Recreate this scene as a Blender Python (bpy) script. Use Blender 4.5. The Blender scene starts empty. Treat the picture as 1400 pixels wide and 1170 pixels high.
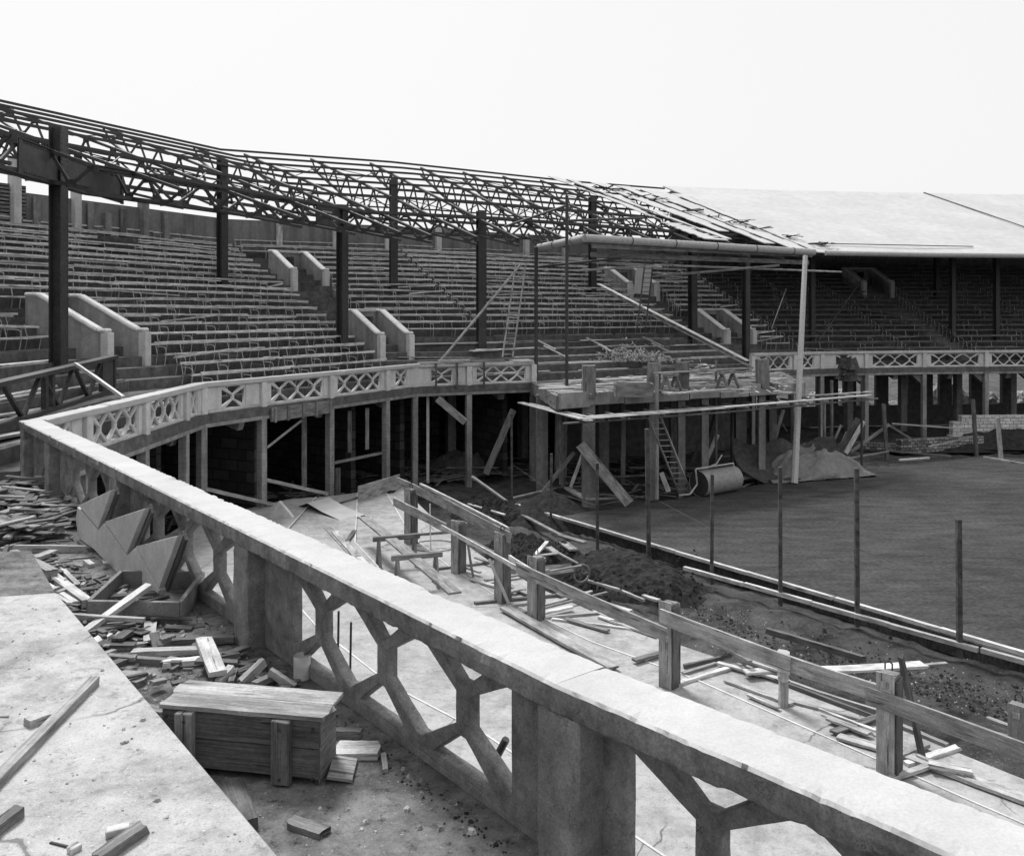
import bpy, bmesh, math, random
from mathutils import Vector as V, Matrix, noise
random.seed(7)
S = bpy.context.scene
C = S.collection
rnd = random.random
def ru(a, b): return a + (b - a) * rnd()

# ------------------------------------------------------------------ camera
F, HY, ZC = 1200.0, 431.0, 7.2
cd = bpy.data.cameras.new('camera'); cam = bpy.data.objects.new('camera', cd); C.objects.link(cam)
cam.location = (0, 0, ZC); cam.rotation_euler = (math.radians(90), 0, 0)
cd.sensor_width = 36; cd.lens = 36 * F / 1400; cd.shift_y = (HY - 585) / 1400; cd.clip_end = 2000; cd.clip_start = .05
S.camera = cam
def P(px, py, z):
    y = (ZC - z) * F / (py - HY); return V(((px - 700) / F * y, y, z))
def R(px, py, y): return V(((px - 700) / F * y, y, ZC - (py - HY) / F * y))
GZ, SL, DK, RT = 0.0, .6, 4.1, 5.1
DN = DK - .16      # floor just inside the near balustrade
UP = V((0, 0, 1))

# ------------------------------------------------------------------ materials
def newmat(name):
    m = bpy.data.materials.new(name); m.use_nodes = True
    nt = m.node_tree; nt.nodes.clear()
    out = nt.nodes.new('ShaderNodeOutputMaterial'); b = nt.nodes.new('ShaderNodeBsdfPrincipled')
    nt.links.new(b.outputs[0], out.inputs[0]); b.inputs['Specular IOR Level'].default_value = .25
    return m, nt, b
def N(nt, t, **k):
    n = nt.nodes.new(t)
    for a, v in k.items():
        if a in n.inputs: n.inputs[a].default_value = v
        else: setattr(n, a, v)
    return n
def coords(nt, scale=(1, 1, 1), uv=False, rand=True):
    tc = N(nt, 'ShaderNodeTexCoord'); mp = N(nt, 'ShaderNodeMapping'); mp.inputs['Scale'].default_value = scale
    nt.links.new(tc.outputs['UV' if uv else 'Object'], mp.inputs['Vector'])
    if rand:
        oi = N(nt, 'ShaderNodeObjectInfo'); mu = N(nt, 'ShaderNodeMath', operation='MULTIPLY'); mu.inputs[1].default_value = 37.0
        nt.links.new(oi.outputs['Random'], mu.inputs[0]); nt.links.new(mu.outputs[0], mp.inputs['Location'])
    return mp.outputs[0]
def noisen(nt, vec, scale, detail=6, rough=.6, dist=0):
    n = N(nt, 'ShaderNodeTexNoise'); n.inputs['Scale'].default_value = scale; n.inputs['Detail'].default_value = detail
    n.inputs['Roughness'].default_value = rough; n.inputs['Distortion'].default_value = dist
    nt.links.new(vec, n.inputs['Vector']); return n.outputs[0]
def ramp(nt, fac, stops):
    r = N(nt, 'ShaderNodeValToRGB'); e = r.color_ramp.elements
    while len(e) < len(stops): e.new(.5)
    for i, (p, v) in enumerate(stops): e[i].position = p; e[i].color = (v, v, v, 1)
    nt.links.new(fac, r.inputs[0]); return r.outputs[0]
def mul(nt, a, b, fac=1.0, mode='MULTIPLY'):
    m = N(nt, 'ShaderNodeMix', data_type='RGBA', blend_type=mode); m.inputs[0].default_value = fac
    nt.links.new(a, m.inputs[6]); nt.links.new(b, m.inputs[7]); return m.outputs[2]
def bump(nt, b, hs):
    prev = None
    for h, s, d in hs:
        n = N(nt, 'ShaderNodeBump'); n.inputs['Strength'].default_value = s; n.inputs['Distance'].default_value = d
        nt.links.new(h, n.inputs['Height'])
        if prev: nt.links.new(prev, n.inputs['Normal'])
        prev = n.outputs[0]
    nt.links.new(prev, b.inputs['Normal'])
def randval(nt, lo, hi):
    oi = N(nt, 'ShaderNodeObjectInfo'); mr = N(nt, 'ShaderNodeMapRange'); mr.inputs[3].default_value = lo; mr.inputs[4].default_value = hi
    nt.links.new(oi.outputs['Random'], mr.inputs[0]); return mr.outputs[0]

def concrete(name, lo, hi, streak=.5, pit=.5, big=.5, fine=14, lines=0, rough=.9, grit=.6):
    m, nt, b = newmat(name); v = coords(nt)
    c = ramp(nt, noisen(nt, v, fine * .3, 12, .8), [(.3, lo), (.72, hi)])
    g = ramp(nt, noisen(nt, v, .55, 5, .6), [(.35, 1 - big * .55), (.65, 1.0)])
    c = mul(nt, c, g)
    if streak:
        vs = coords(nt, (1.5, 1.5, .22)); s = ramp(nt, noisen(nt, vs, 1.7, 4, .55), [(.34, 1 - streak * .45), (.6, 1)]); c = mul(nt, c, s)
    vo = N(nt, 'ShaderNodeTexVoronoi'); vo.inputs['Scale'].default_value = 75; vo.inputs['Randomness'].default_value = 1; nt.links.new(v, vo.inputs['Vector'])
    n2 = ramp(nt, noisen(nt, v, 5, 6, .75), [(.5, 0), (.8, 1)]); mm = N(nt, 'ShaderNodeMath', operation='MULTIPLY'); nt.links.new(n2, mm.inputs[0]); mm.inputs[1].default_value = .75
    lt = N(nt, 'ShaderNodeMath', operation='SUBTRACT'); nt.links.new(vo.outputs['Distance'], lt.inputs[0]); nt.links.new(mm.outputs[0], lt.inputs[1])
    pm = ramp(nt, lt.outputs[0], [(0.0, 1 - pit * .75), (.08, 1)])
    c = mul(nt, c, pm)
    c = mul(nt, c, ramp(nt, noisen(nt, v, 60, 6, .8), [(.32, grit), (.6, 1.08)]))
    hs = [(noisen(nt, v, fine * 3, 6, .7), .35, .012), (pm, .6, .01), (noisen(nt, v, 2.2, 4), .1, .02)]
    if lines:
        vl = coords(nt, (0, 0, lines), rand=False); w = N(nt, 'ShaderNodeTexWave', wave_type='BANDS', bands_direction='Z'); w.inputs['Scale'].default_value = 1
        w.inputs['Distortion'].default_value = .3; nt.links.new(vl, w.inputs['Vector'])
        lr = ramp(nt, w.outputs['Fac'], [(0, .8), (.1, 1)]); c = mul(nt, c, lr)
    nt.links.new(c, b.inputs['Base Color']); b.inputs['Roughness'].default_value = rough
    bump(nt, b, hs); return m
def wood(name, lo, hi, var=(.75, 1.2), knots=True):
    m, nt, b = newmat(name); v = coords(nt, (1.5, 48, 1), uv=True)
    c = ramp(nt, noisen(nt, v, 1.5, 9, .68, .6), [(.3, lo), (.7, hi)])
    v2 = coords(nt, (1, 3, 1), uv=True); g = ramp(nt, noisen(nt, v2, 2.2, 5, .6), [(.35, .55), (.62, 1.05)])
    c = mul(nt, c, g)
    rv = randval(nt, *var); hv = N(nt, 'ShaderNodeHueSaturation'); nt.links.new(c, hv.inputs['Color']); nt.links.new(rv, hv.inputs['Value'])
    c = hv.outputs[0]
    v4 = coords(nt, (.8, 14, 1), uv=True); c = mul(nt, c, ramp(nt, noisen(nt, v4, 1.6, 3, .5), [(.33, .35), (.37, 1)]))
    v5 = coords(nt, (30, 40, 1), uv=True); c = mul(nt, c, ramp(nt, noisen(nt, v5, 1.0, 4, .7), [(.3, .75), (.6, 1.05)]))
    v3 = coords(nt, (1, 1, 1), uv=True); vo = N(nt, 'ShaderNodeTexVoronoi'); vo.inputs['Scale'].default_value = 4.5; nt.links.new(v3, vo.inputs['Vector'])
    c = mul(nt, c, ramp(nt, vo.outputs['Distance'], [(.02, .35), (.06, 1)]))
    nt.links.new(c, b.inputs['Base Color']); b.inputs['Roughness'].default_value = .85
    bump(nt, b, [(noisen(nt, v, 1.5, 9, .7, .6), .5, .006)]); return m
def plain(name, lo, hi, scale=6, rough=.7, metal=0, bmp=.3, bd=.01, spec=.3, big=0):
    m, nt, b = newmat(name); v = coords(nt)
    f = noisen(nt, v, scale, 8, .65); c = ramp(nt, f, [(.3, lo), (.7, hi)])
    if big: c = mul(nt, c, ramp(nt, noisen(nt, v, scale * .12, 5, .6), [(.35, 1 - big), (.65, 1)]))
    nt.links.new(c, b.inputs['Base Color']); b.inputs['Roughness'].default_value = rough; b.inputs['Metallic'].default_value = metal
    b.inputs['Specular IOR Level'].default_value = spec
    bump(nt, b, [(noisen(nt, v, scale * 4, 6, .7), bmp, bd)]); return m
M = {}
M['conc'] = concrete('weathered_concrete', .17, .40, .7, .6, .55)
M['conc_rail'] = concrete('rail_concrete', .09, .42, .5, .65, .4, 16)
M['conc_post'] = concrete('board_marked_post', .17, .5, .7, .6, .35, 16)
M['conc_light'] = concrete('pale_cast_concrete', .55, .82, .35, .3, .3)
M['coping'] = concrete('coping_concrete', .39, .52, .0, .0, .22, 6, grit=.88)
M['coping_far'] = concrete('weathered_coping', .42, .76, .2, .5, .4)
M['conc_mid'] = concrete('fresh_form_concrete', .26, .5, .6, .4, .4)
M['conc_dark'] = concrete('terrace_concrete', .06, .25, .5, .5, .6)
M['conc_col'] = concrete('column_concrete', .22, .50, .9, .5, .4, lines=2.2)
M['steel'] = plain('dark_painted_steel', .025, .065, 9, .55, 0, .3, .004, .4, .3)
M['steel_web'] = plain('worn_steel_plate', .04, .085, 5, .6, 0, .3, .004, .4, .4)
M['pipe'] = plain('pale_scaffold_tube', .28, .5, 14, .5, 0, .2, .003, .4)
M['iron'] = plain('worn_iron_seat_frame', .26, .52, 14, .6, 0, .2, .003, .4)
M['seatw'] = wood('weathered_seat_slat', .5, .85)
M['seatd'] = wood('dark_and_shaded_seat_slat', .09, .24)  # seat boards everywhere; rails under the roof, with shade in their colour
M['wood'] = wood('weathered_board', .20, .50)
M['wood_l'] = wood('fresh_pine_board', .42, .72)
M['wood_d'] = wood('dark_old_timber', .06, .2)
M['wood_m'] = wood('stained_form_timber', .10, .32)
M['roof'] = plain('white_roofing', .42, .52, 2, .8, 0, .1, .004, .2, .12)
M['gutter'] = plain('galvanised_gutter', .26, .42, 8, .5, 0, .2, .003, .4)
M['brick'] = plain('louvre_slats', .10, .22, 12, .8)
M['dark'] = plain('dark_block_wall', .05, .12, 3, .95)  # dark grey block of the undercroft walls
M['tarp'] = plain('canvas_tarpaulin', .05, .11, 5, .95, 0, .5, .02, .1, .3)
M['roller'] = plain('dull_roller_steel', .16, .30, 7, .5, 0, .2, .003, .4)
M['plaster'] = concrete('rendered_wall', .2, .33, .8, .2, .4)
M['plaster_l'] = concrete('pale_parapet_render', .3, .52, .7, .2, .4)
M['clod'] = plain('dark_soil_clods', .014, .05, 5, 1, 0, .5, .03, .05)
M['rubble'] = plain('broken_plaster_bits', .08, .62, 3.1, .9, 0, .4, .01)
M['char'] = plain('charred_scrap_and_shade', .02, .12, 5, .9, 0, .5, .01)  # also colours the painted shade inside the stairwell openings
M['can'] = plain('old_tin_can', .45, .7, 9, .5)
# soil with pale flecks
def soilmat():
    m, nt, b = newmat('churned_soil'); v = coords(nt, rand=False)
    c = ramp(nt, noisen(nt, v, 1.1, 10, .75), [(.35, .03), (.62, .12)])
    f = ramp(nt, noisen(nt, v, 22, 6, .85), [(.55, 0), (.66, .42)]); add = mul(nt, c, f, .6, 'ADD')
    g = ramp(nt, noisen(nt, v, .5, 3), [(.42, 0), (.6, 1)]); mx = N(nt, 'ShaderNodeMix', data_type='RGBA'); nt.links.new(g, mx.inputs[0]); nt.links.new(c, mx.inputs[6]); nt.links.new(add, mx.inputs[7])
    nt.links.new(mx.outputs[2], b.inputs['Base Color']); b.inputs['Roughness'].default_value = 1; b.inputs['Specular IOR Level'].default_value = .05
    bump(nt, b, [(noisen(nt, v, 5, 10, .8), 1, .12)]); return m
M['soil'] = soilmat()
def turfmat():
    m, nt, b = newmat('mown_turf'); v = coords(nt, (1, 2.6, 1), rand=False)
    c = ramp(nt, noisen(nt, v, 7, 8, .8), [(.34, .026), (.66, .115)])
    v2 = coords(nt, (.5, 1.6, 1), rand=False); c = mul(nt, c, ramp(nt, noisen(nt, v2, 1.3, 7, .7), [(.35, .62), (.65, 1.15)]))
    c = mul(nt, c, ramp(nt, noisen(nt, coords(nt, rand=False), .16, 4, .6), [(.35, .75), (.65, 1.1)]))
    nt.links.new(c, b.inputs['Base Color']); b.inputs['Roughness'].default_value = 1; b.inputs['Specular IOR Level'].default_value = .03
    bump(nt, b, [(noisen(nt, v, 18, 6, .8), .6, .03)]); return m
M['turf'] = turfmat()
def slabmat(name, lo, hi, dirt):
    m, nt, b = newmat(name); v = coords(nt, rand=False)
    c = ramp(nt, noisen(nt, v, 3.4, 12, .74), [(.3, lo), (.7, hi)])
    c = mul(nt, c, ramp(nt, noisen(nt, v, .9, 9, .78), [(.34, 1 - dirt), (.54, 1)]))
    c = mul(nt, c, ramp(nt, noisen(nt, v, 11, 10, .8), [(.36, 1 - dirt * .9), (.47, 1)]))
    wv = N(nt, 'ShaderNodeVectorMath', operation='ADD'); nz = N(nt, 'ShaderNodeTexNoise'); nz.inputs['Scale'].default_value = .8; nz.inputs['Detail'].default_value = 5; nt.links.new(v, nz.inputs['Vector']); nt.links.new(v, wv.inputs[0]); nt.links.new(nz.outputs['Color'], wv.inputs[1])
    ve = N(nt, 'ShaderNodeTexVoronoi', feature='DISTANCE_TO_EDGE'); ve.inputs['Scale'].default_value = .3; nt.links.new(wv.outputs[0], ve.inputs['Vector'])
    ckm = ramp(nt, noisen(nt, v, .5, 2, .5), [(.5, 1), (.56, .45)]); ck0 = ramp(nt, ve.outputs['Distance'], [(.001, .0), (.0045, 1)]); mx_ = N(nt, 'ShaderNodeMix', data_type='RGBA', blend_type='LIGHTEN'); mx_.inputs[0].default_value = 1; nt.links.new(ck0, mx_.inputs[6]); nt.links.new(ckm, mx_.inputs[7]); ck = mx_.outputs[2]; c = mul(nt, c, ck)
    c = mul(nt, c, ramp(nt, noisen(nt, v, 70, 5, .8), [(.33, .6), (.5, 1.04)]))
    g2 = ramp(nt, noisen(nt, v, 38, 3, .6), [(.66, 0), (.72, .35)]); c = mul(nt, c, g2, .6, 'ADD')
    nt.links.new(c, b.inputs['Base Color']); b.inputs['Roughness'].default_value = .95
    bump(nt, b, [(noisen(nt, v, 45, 8, .8), .6, .012), (ck, .5, .01), (noisen(nt, v, 2.5, 6, .7), .4, .04)]); return m
M['slab'] = slabmat('pale_screed', .34, .52, .35)
M['slab2'] = slabmat('clean_step_screed', .35, .5, .5)
M['slabdirty'] = slabmat('dusty_deck_concrete', .07, .27, .8)
M['lowslab'] = slabmat('lower_terrace_screed', .28, .44, .4)
def shed():
    m, nt, b = newmat('horizontal_louvres'); v = coords(nt, (1, 1, 1), rand=False)
    w = N(nt, 'ShaderNodeTexWave', wave_type='BANDS', bands_direction='Z'); w.inputs['Scale'].default_value = 2.4; w.inputs['Distortion'].default_value = .35; w.inputs['Detail'].default_value = 3
    nt.links.new(v, w.inputs['Vector']); c = ramp(nt, w.outputs['Fac'], [(.25, .02), (.55, .2)]); c = mul(nt, c, ramp(nt, noisen(nt, v, 2, 6, .7), [(.3, .5), (.7, 1.1)]))
    nt.links.new(c, b.inputs['Base Color']); b.inputs['Roughness'].default_value = .9; bump(nt, b, [(w.outputs['Fac'], .8, .05)]); return m
M['louvre'] = shed()
def blockmat(name, lo, hi, sx=.55, sz=1.0):
    m, nt, b = newmat(name); tc = N(nt, 'ShaderNodeTexCoord'); br = N(nt, 'ShaderNodeTexBrick')
    br.inputs['Color1'].default_value = (lo, lo, lo, 1); br.inputs['Color2'].default_value = (hi, hi, hi, 1); br.inputs['Mortar'].default_value = (lo * .4,) * 3 + (1,)
    br.inputs['Scale'].default_value = 1; br.inputs['Brick Width'].default_value = sx; br.inputs['Row Height'].default_value = sz; br.inputs['Mortar Size'].default_value = .02
    nt.links.new(tc.outputs['UV'], br.inputs['Vector']); c = mul(nt, br.outputs[0], ramp(nt, noisen(nt, tc.outputs['UV'], 3, 8, .7), [(.3, .6), (.7, 1.1)]))
    nt.links.new(c, b.inputs['Base Color']); b.inputs['Roughness'].default_value = .95; bump(nt, b, [(br.outputs['Fac'], -.6, .03)]); return m
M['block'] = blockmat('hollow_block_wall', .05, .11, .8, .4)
M['brickw'] = blockmat('pale_block_masonry', .5, .7, .45, .2)
M['brick2'] = blockmat('rough_brick_masonry', .1, .42, .3, .16)

# ------------------------------------------------------------------ mesh builder
class MB:
    def __init__(s): s.v = []; s.f = []; s.uv = []
    def quad(s, ids, uvs): s.f.append(ids); s.uv.append(uvs)
    def bar(s, p, q, w, h, up=UP, jit=0):
        p = V(p); q = V(q); x = (q - p); L = x.length
        if L < 1e-5: return
        x /= L; y = up.cross(x)
        if y.length < 1e-3: y = V((0, 1, 0)).cross(x) if abs(x.y) < .9 else V((1, 0, 0)).cross(x)
        y.normalize(); z = x.cross(y); n = len(s.v); o = rnd() * 50
        for a, c in ((0, p), (1, q)):
            for sy, sz in ((-1, -1), (1, -1), (1, 1), (-1, 1)):
                s.v.append(c + y * (sy * w / 2) + z * (sz * h / 2) + (x * ru(-jit, jit) + y * ru(-jit, jit) * .15 if jit else V((0, 0, 0))))
        per = [0, w, w + h, 2 * w + h, 2 * w + 2 * h]
        for k in range(4):
            a, b2 = k, (k + 1) % 4
            s.quad([n + a, n + b2, n + 4 + b2, n + 4 + a], [(o, o + per[k]), (o, o + per[k + 1]), (o + L, o + per[k + 1]), (o + L, o + per[k])])
        s.quad([n + 3, n + 2, n + 1, n], [(o, o), (o, o + w), (o + h, o + w), (o + h, o)])
        s.quad([n + 4, n + 5, n + 6, n + 7], [(o, o), (o, o + w), (o + h, o + w), (o + h, o)])
    def wbar(s, p, q, w, h, up=UP, n=7, amp=.004, bow=.006, broken=.5):
        p = V(p); q = V(q); x = q - p; L = x.length; x /= L; y = up.cross(x)
        if y.length < 1e-3: y = V((0, 1, 0)).cross(x)
        y.normalize(); z = x.cross(y); b = len(s.v); o = rnd() * 50; bz, by = ru(-bow, bow) * L, ru(-bow, bow) * L; tw = ru(-.05, .05)
        sec = [(-.5, -.5), (0, -.5), (.5, -.5), (.5, .5), (.17, .5), (-.17, .5), (-.5, .5)]; m = len(sec); eb = [rnd() < broken, rnd() < broken]
        for i in range(n + 1):
            f = i / n; c = p + x * (L * f) + z * (bz * 4 * f * (1 - f)) + y * (by * 4 * f * (1 - f)); a = tw * (f - .5)
            for (sy, sz) in sec:
                e = 0
                if i == 0: e = -ru(0, .05 if eb[0] else .006)
                if i == n: e = ru(0, .05 if eb[1] else .006)
                yy = sy * w; zz = sz * h + yy * a; s.v.append(c + y * yy + z * zz + x * min(e, L * .15) + V((ru(-amp, amp), ru(-amp, amp), ru(-amp, amp))) * .7)
        per = [0]
        for k in range(m): per.append(per[-1] + math.hypot((sec[(k + 1) % m][0] - sec[k][0]) * w, (sec[(k + 1) % m][1] - sec[k][1]) * h))
        for i in range(n):
            u0, u1 = o + L * i / n, o + L * (i + 1) / n
            for k in range(m):
                k2 = (k + 1) % m; s.quad([b + i * m + k, b + i * m + k2, b + (i + 1) * m + k2, b + (i + 1) * m + k], [(u0, o + per[k]), (u0, o + per[k + 1]), (u1, o + per[k + 1]), (u1, o + per[k])])
        s.quad([b + k for k in range(m)][::-1], [(o + sec[k][0] * w, o + sec[k][1] * h) for k in range(m)][::-1]); s.quad([b + n * m + k for k in range(m)], [(o + sec[k][0] * w, o + sec[k][1] * h) for k in range(m)])
    def box(s, c, dx, dy, dz, rz=0):
        c = V(c); d = V((math.cos(rz), math.sin(rz), 0)) * dx / 2
        s.bar(c - d, c + d, dy, dz)
    def tube(s, p, q, r, n=8, r2=None, cap=True):
        p = V(p); q = V(q); x = q - p; L = x.length; x /= L; r2 = r if r2 is None else r2
        y = UP.cross(x)
        if y.length < 1e-3: y = V((1, 0, 0))
        y.normalize(); z = x.cross(y); b = len(s.v); o = rnd() * 50
        for c, rr in ((p, r), (q, r2)):
            for k in range(n):
                a = 2 * math.pi * k / n; s.v.append(c + y * math.cos(a) * rr + z * math.sin(a) * rr)
        for k in range(n):
            k2 = (k + 1) % n; a0 = k / n * 6.28 * r; a1 = (k + 1) / n * 6.28 * r
            s.quad([b + k, b + k2, b + n + k2, b + n + k], [(o, a0), (o, a1), (o + L, a1), (o + L, a0)])
        if cap:
            s.quad([b + k for k in range(n)][::-1], [(0, 0)] * n); s.quad([b + n + k for k in range(n)], [(0, 0)] * n)
    def path(s, pts, r, n=8):
        for a, b in zip(pts, pts[1:]): s.tube(a, b, r, n)
    def prism(s, pts, ext):            # planar polygon extruded by vector ext
        pts = [V(p) for p in pts]; n = len(pts); b = len(s.v); e = V(ext)
        s.v += pts + [p + e for p in pts]
        x = (pts[1] - pts[0]).normalized(); nn = e.normalized(); y = nn.cross(x)
        uv = [((p - pts[0]).dot(x), (p - pts[0]).dot(y)) for p in pts]
        s.quad(list(range(b, b + n))[::-1], uv[::-1]); s.quad(list(range(b + n, b + 2 * n)), uv)
        d = 0
        for k in range(n):
            k2 = (k + 1) % n; L = (pts[k2] - pts[k]).length; h = e.length
            s.quad([b + k, b + k2, b + n + k2, b + n + k], [(d, 0), (d + L, 0), (d + L, h), (d, h)]); d += L
    def poly(s, pts, uv=None):
        b = len(s.v); s.v += [V(p) for p in pts]; s.quad(list(range(b, b + len(pts))), uv or [(p[0], p[1]) for p in pts])
    def mesh(s, name, origin=V((0, 0, 0))):
        me = bpy.data.meshes.new(name); me.from_pydata([tuple(v - origin) for v in s.v], [], s.f)
        ul = me.uv_layers.new(name='UVMap'); fl = [c for f in s.uv for u in f for c in (u[0], u[1])]
        ul.data.foreach_set('uv', fl)
        bm = bmesh.new(); bm.from_mesh(me); bmesh.ops.recalc_face_normals(bm, faces=bm.faces); bm.to_mesh(me); bm.free()
        return me
    def build(s, name, mat, parent=None, loc=None, bevel=0, smooth=False):
        if parent is not None: org = V(parent.location)
        elif loc is not None: org = V(loc)
        else:
            zs = min(v.z for v in s.v); org = sum(s.v, V((0, 0, 0))) / len(s.v); org.z = zs
        me = s.mesh(name, org); return link(name, me, mat, parent, V((0, 0, 0)) if parent is not None else org, bevel, smooth)
def link(name, me, mat, parent=None, loc=(0, 0, 0), bevel=0, smooth=False):
    o = bpy.data.objects.new(name, me); C.objects.link(o)
    if mat is not None and len(me.materials) == 0: me.materials.append(M[mat] if isinstance(mat, str) else mat)
    o.parent = parent; o.location = loc
    if smooth:
        for p in me.polygons: p.use_smooth = True
    if bevel:
        b = o.modifiers.new('bevel', 'BEVEL'); b.width = bevel; b.segments = 1; b.limit_method = 'ANGLE'
    return o
def tag(o, label, cat, group=None, kind=None):
    if label: o['label'] = label
    if cat: o['category'] = cat
    if group: o['group'] = group
    if kind: o['kind'] = kind
    return o
def thing(name, loc, label, cat, group=None):
    o = bpy.data.objects.new(name, None); C.objects.link(o); o.location = loc; o.empty_display_size = .3
    bpy.context.view_layer.update
    return tag(o, label, cat, group)
def struct(o): o['kind'] = 'structure'; return o
def displace(o, amp, scale, seed=0, xy=1.0):
    for v in o.data.vertices:
        p = (v.co + V((seed, seed * 2, 0))) * scale; n = noise.noise_vector(p)
        v.co += V((n.x * xy, n.y * xy, n.z)) * amp
def rough_beam(mb, p, q, w, h, step=.08, amp=.006, ch=.02, up=UP, off=0, seed=0, cuts=()):
    """long cast bar: chamfered section, subdivided along its length, edges chipped by noise"""
    p = V(p); q = V(q); x = q - p; L = x.length; x /= L; y = up.cross(x).normalized(); z = x.cross(y)
    sec = [(-w / 2 + ch, -h / 2), (0, -h / 2), (w / 2 - ch, -h / 2), (w / 2, -h / 2 + ch), (w / 2, 0), (w / 2, h / 2 - ch), (w / 2 - ch, h / 2), (w / 4, h / 2), (0, h / 2), (-w / 4, h / 2), (-w / 2 + ch, h / 2), (-w / 2, h / 2 - ch), (-w / 2, 0), (-w / 2, -h / 2 + ch)]
    n = max(2, int(L / step)); m = len(sec); b = len(mb.v)
    for i in range(n + 1):
        c = p + x * (L * i / n)
        for (a, d) in sec:
            v = c + y * a + z * d; edge = abs(abs(a) - w / 2) < ch * 1.2 and abs(abs(d) - h / 2) < ch * 1.2
            nv = noise.noise_vector((v + V((seed, 0, 0))) * 2) * amp + noise.noise_vector(v * 14) * amp * .4
            if edge:
                k = (max(0, noise.noise((v + V((seed, 3, 1))) * 4) - .3) * .05 + max(0, noise.noise(v * 13) - .1) * .022 + max(0, noise.noise(v * 31)) * .006) * (amp / .003)
                v = v - y * (k if a > 0 else -k) - z * (k if d > 0 else -k)
            mb.v.append(v + nv)
    for i in range(n):
        for k in range(m):
            k2 = (k + 1) % m; mb.quad([b + i * m + k, b + i * m + k2, b + (i + 1) * m + k2, b + (i + 1) * m + k], [(0, 0)] * 4)
    mb.quad([b + k for k in range(m)][::-1], [(0, 0)] * m); mb.quad([b + n * m + k for k in range(m)], [(0, 0)] * m)

# ------------------------------------------------------------------ plan of the bowl (centre line of the front rail)
K1 = V((-9.6, 17.55)); dd = V((.627, -.779))
K = [K1 + dd * 27, K1, V((-9.75, 27.5)), V((-4.25, 38.1)), V((.95, 40.4)), V((13.3, 48.7)), V((17.95, 51.0)), V((24.65, 52.6)), V((36, 54.0)), V((56, 56.5))]
NS = len(K) - 1
def sdir(i): return (K[i + 1] - K[i]).normalized()
def nrm(i): d = sdir(i); return V((-d.y, d.x)) if i > 0 or True else None
NR = []
for i in range(NS):
    d = sdir(i)
    n = V((-d.y, d.x))
    NR.append(n)
# K0->K1 runs away from the camera: outward is to the left (camera side)
MT = []
for i in range(NS + 1):
    if i == 0: MT.append(NR[0])
    elif i == NS: MT.append(NR[-1])
    else:
        b = (NR[i - 1] + NR[i]).normalized(); MT.append(b / b.dot(NR[i]))
def off(i, d): return K[i] + MT[i] * d
def pt(i, t, d, z=0):
    a = off(i, d); b = off(i + 1, d); c = a.lerp(b, t); return V((c.x, c.y, z))
# the near rail bends slightly at its nearest post: section 99 runs on from there
KA = K[1] + dd * 15.95; DA = V((.686, -.728)); KB = KA + DA * 11.5; NA = V((-.728, -.686))
_pt, _sd = pt, sdir
def pt(i, t, d, z=0):
    if i != 99: return _pt(i, t, d, z)
    c = KB.lerp(KA, t) + NA * d; return V((c.x, c.y, z))
def sdir(i): return -DA if i == 99 else _sd(i)
def find(px, d, lo=1, hi=NS - 1):
    m = (px - 700) / F
    for i in range(lo, hi + 1):
        a = off(i, d); b = off(i + 1, d)
        fa = a.x - m * a.y; fb = b.x - m * b.y
        if fa * fb <= 0 and (a.y > 0 or b.y > 0): t = fa / (fa - fb); return i, t
    return None
TR, RS, D0, NROW = .8, .335, .9, 20
def tz(d): return DK if d < D0 else DK + RS * min(NROW, int((d - D0) / TR + 1e-6) + 1)
BACK = D0 + NROW * TR
EZ, RZ = 10.7, 16.9
def rz(d): return EZ + (RZ - EZ) * d / 18.0

# ================================================================== GROUND
def terrain():
    mb = MB(); x0, x1, y0, y1, st = -16.0, 34.0, 6.0, 60.0, .28
    nx = int((x1 - x0) / st); ny = int((y1 - y0) / st)
    for j in range(ny + 1):
        for i in range(nx + 1):
            x = x0 + i * st; y = y0 + j * st
            z = -.42 + .16 * noise.noise(V((x * .5, y * .5, 0))) + .09 * noise.noise(V((x * 1.6, y * 1.6, 4))) + .06 * noise.noise(V((x * 4, y * 4, 9)))
            if i in (0, nx) or j in (0, ny): z = -.62
            mb.v.append(V((x, y, z)))
    for j in range(ny):
        for i in range(nx):
            a = j * (nx + 1) + i; mb.quad([a, a + 1, a + nx + 2, a + nx + 1], [(0, 0)] * 4)
    return struct(mb.build('soil_ground', 'soil', loc=(0, 0, 0), smooth=True))
terrain()
mb = MB(); mb.poly([(-900, -900, -.6), (900, -900, -.6), (900, 900, -.6), (-900, 900, -.6)]); struct(mb.build('ground', 'soil', loc=(0, 0, 0)))
# turf: raised field with a timber edged bank on the near side
E0 = P(1400, 900, 0); E1 = P(760, 704, 0)
ed = (E1 - E0).normalized()
Tn = E0 - ed * 22
far = [P(870, 692, 0), P(1000, 668, 0), P(1190, 641, 0), P(1350, 623, 0), P(1400, 627, 0), V((44, 47, 0)), V((60, 30, 0)), V((50, -15, 0))]
mb = MB(); pts = [V((Tn.x, Tn.y, 0)), E0, E1] + far
mb.prism([V((p.x, p.y, -.42)) for p in pts], (0, 0, .42)); struct(mb.build('turf', 'turf', loc=(0, 0, 0)))
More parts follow.
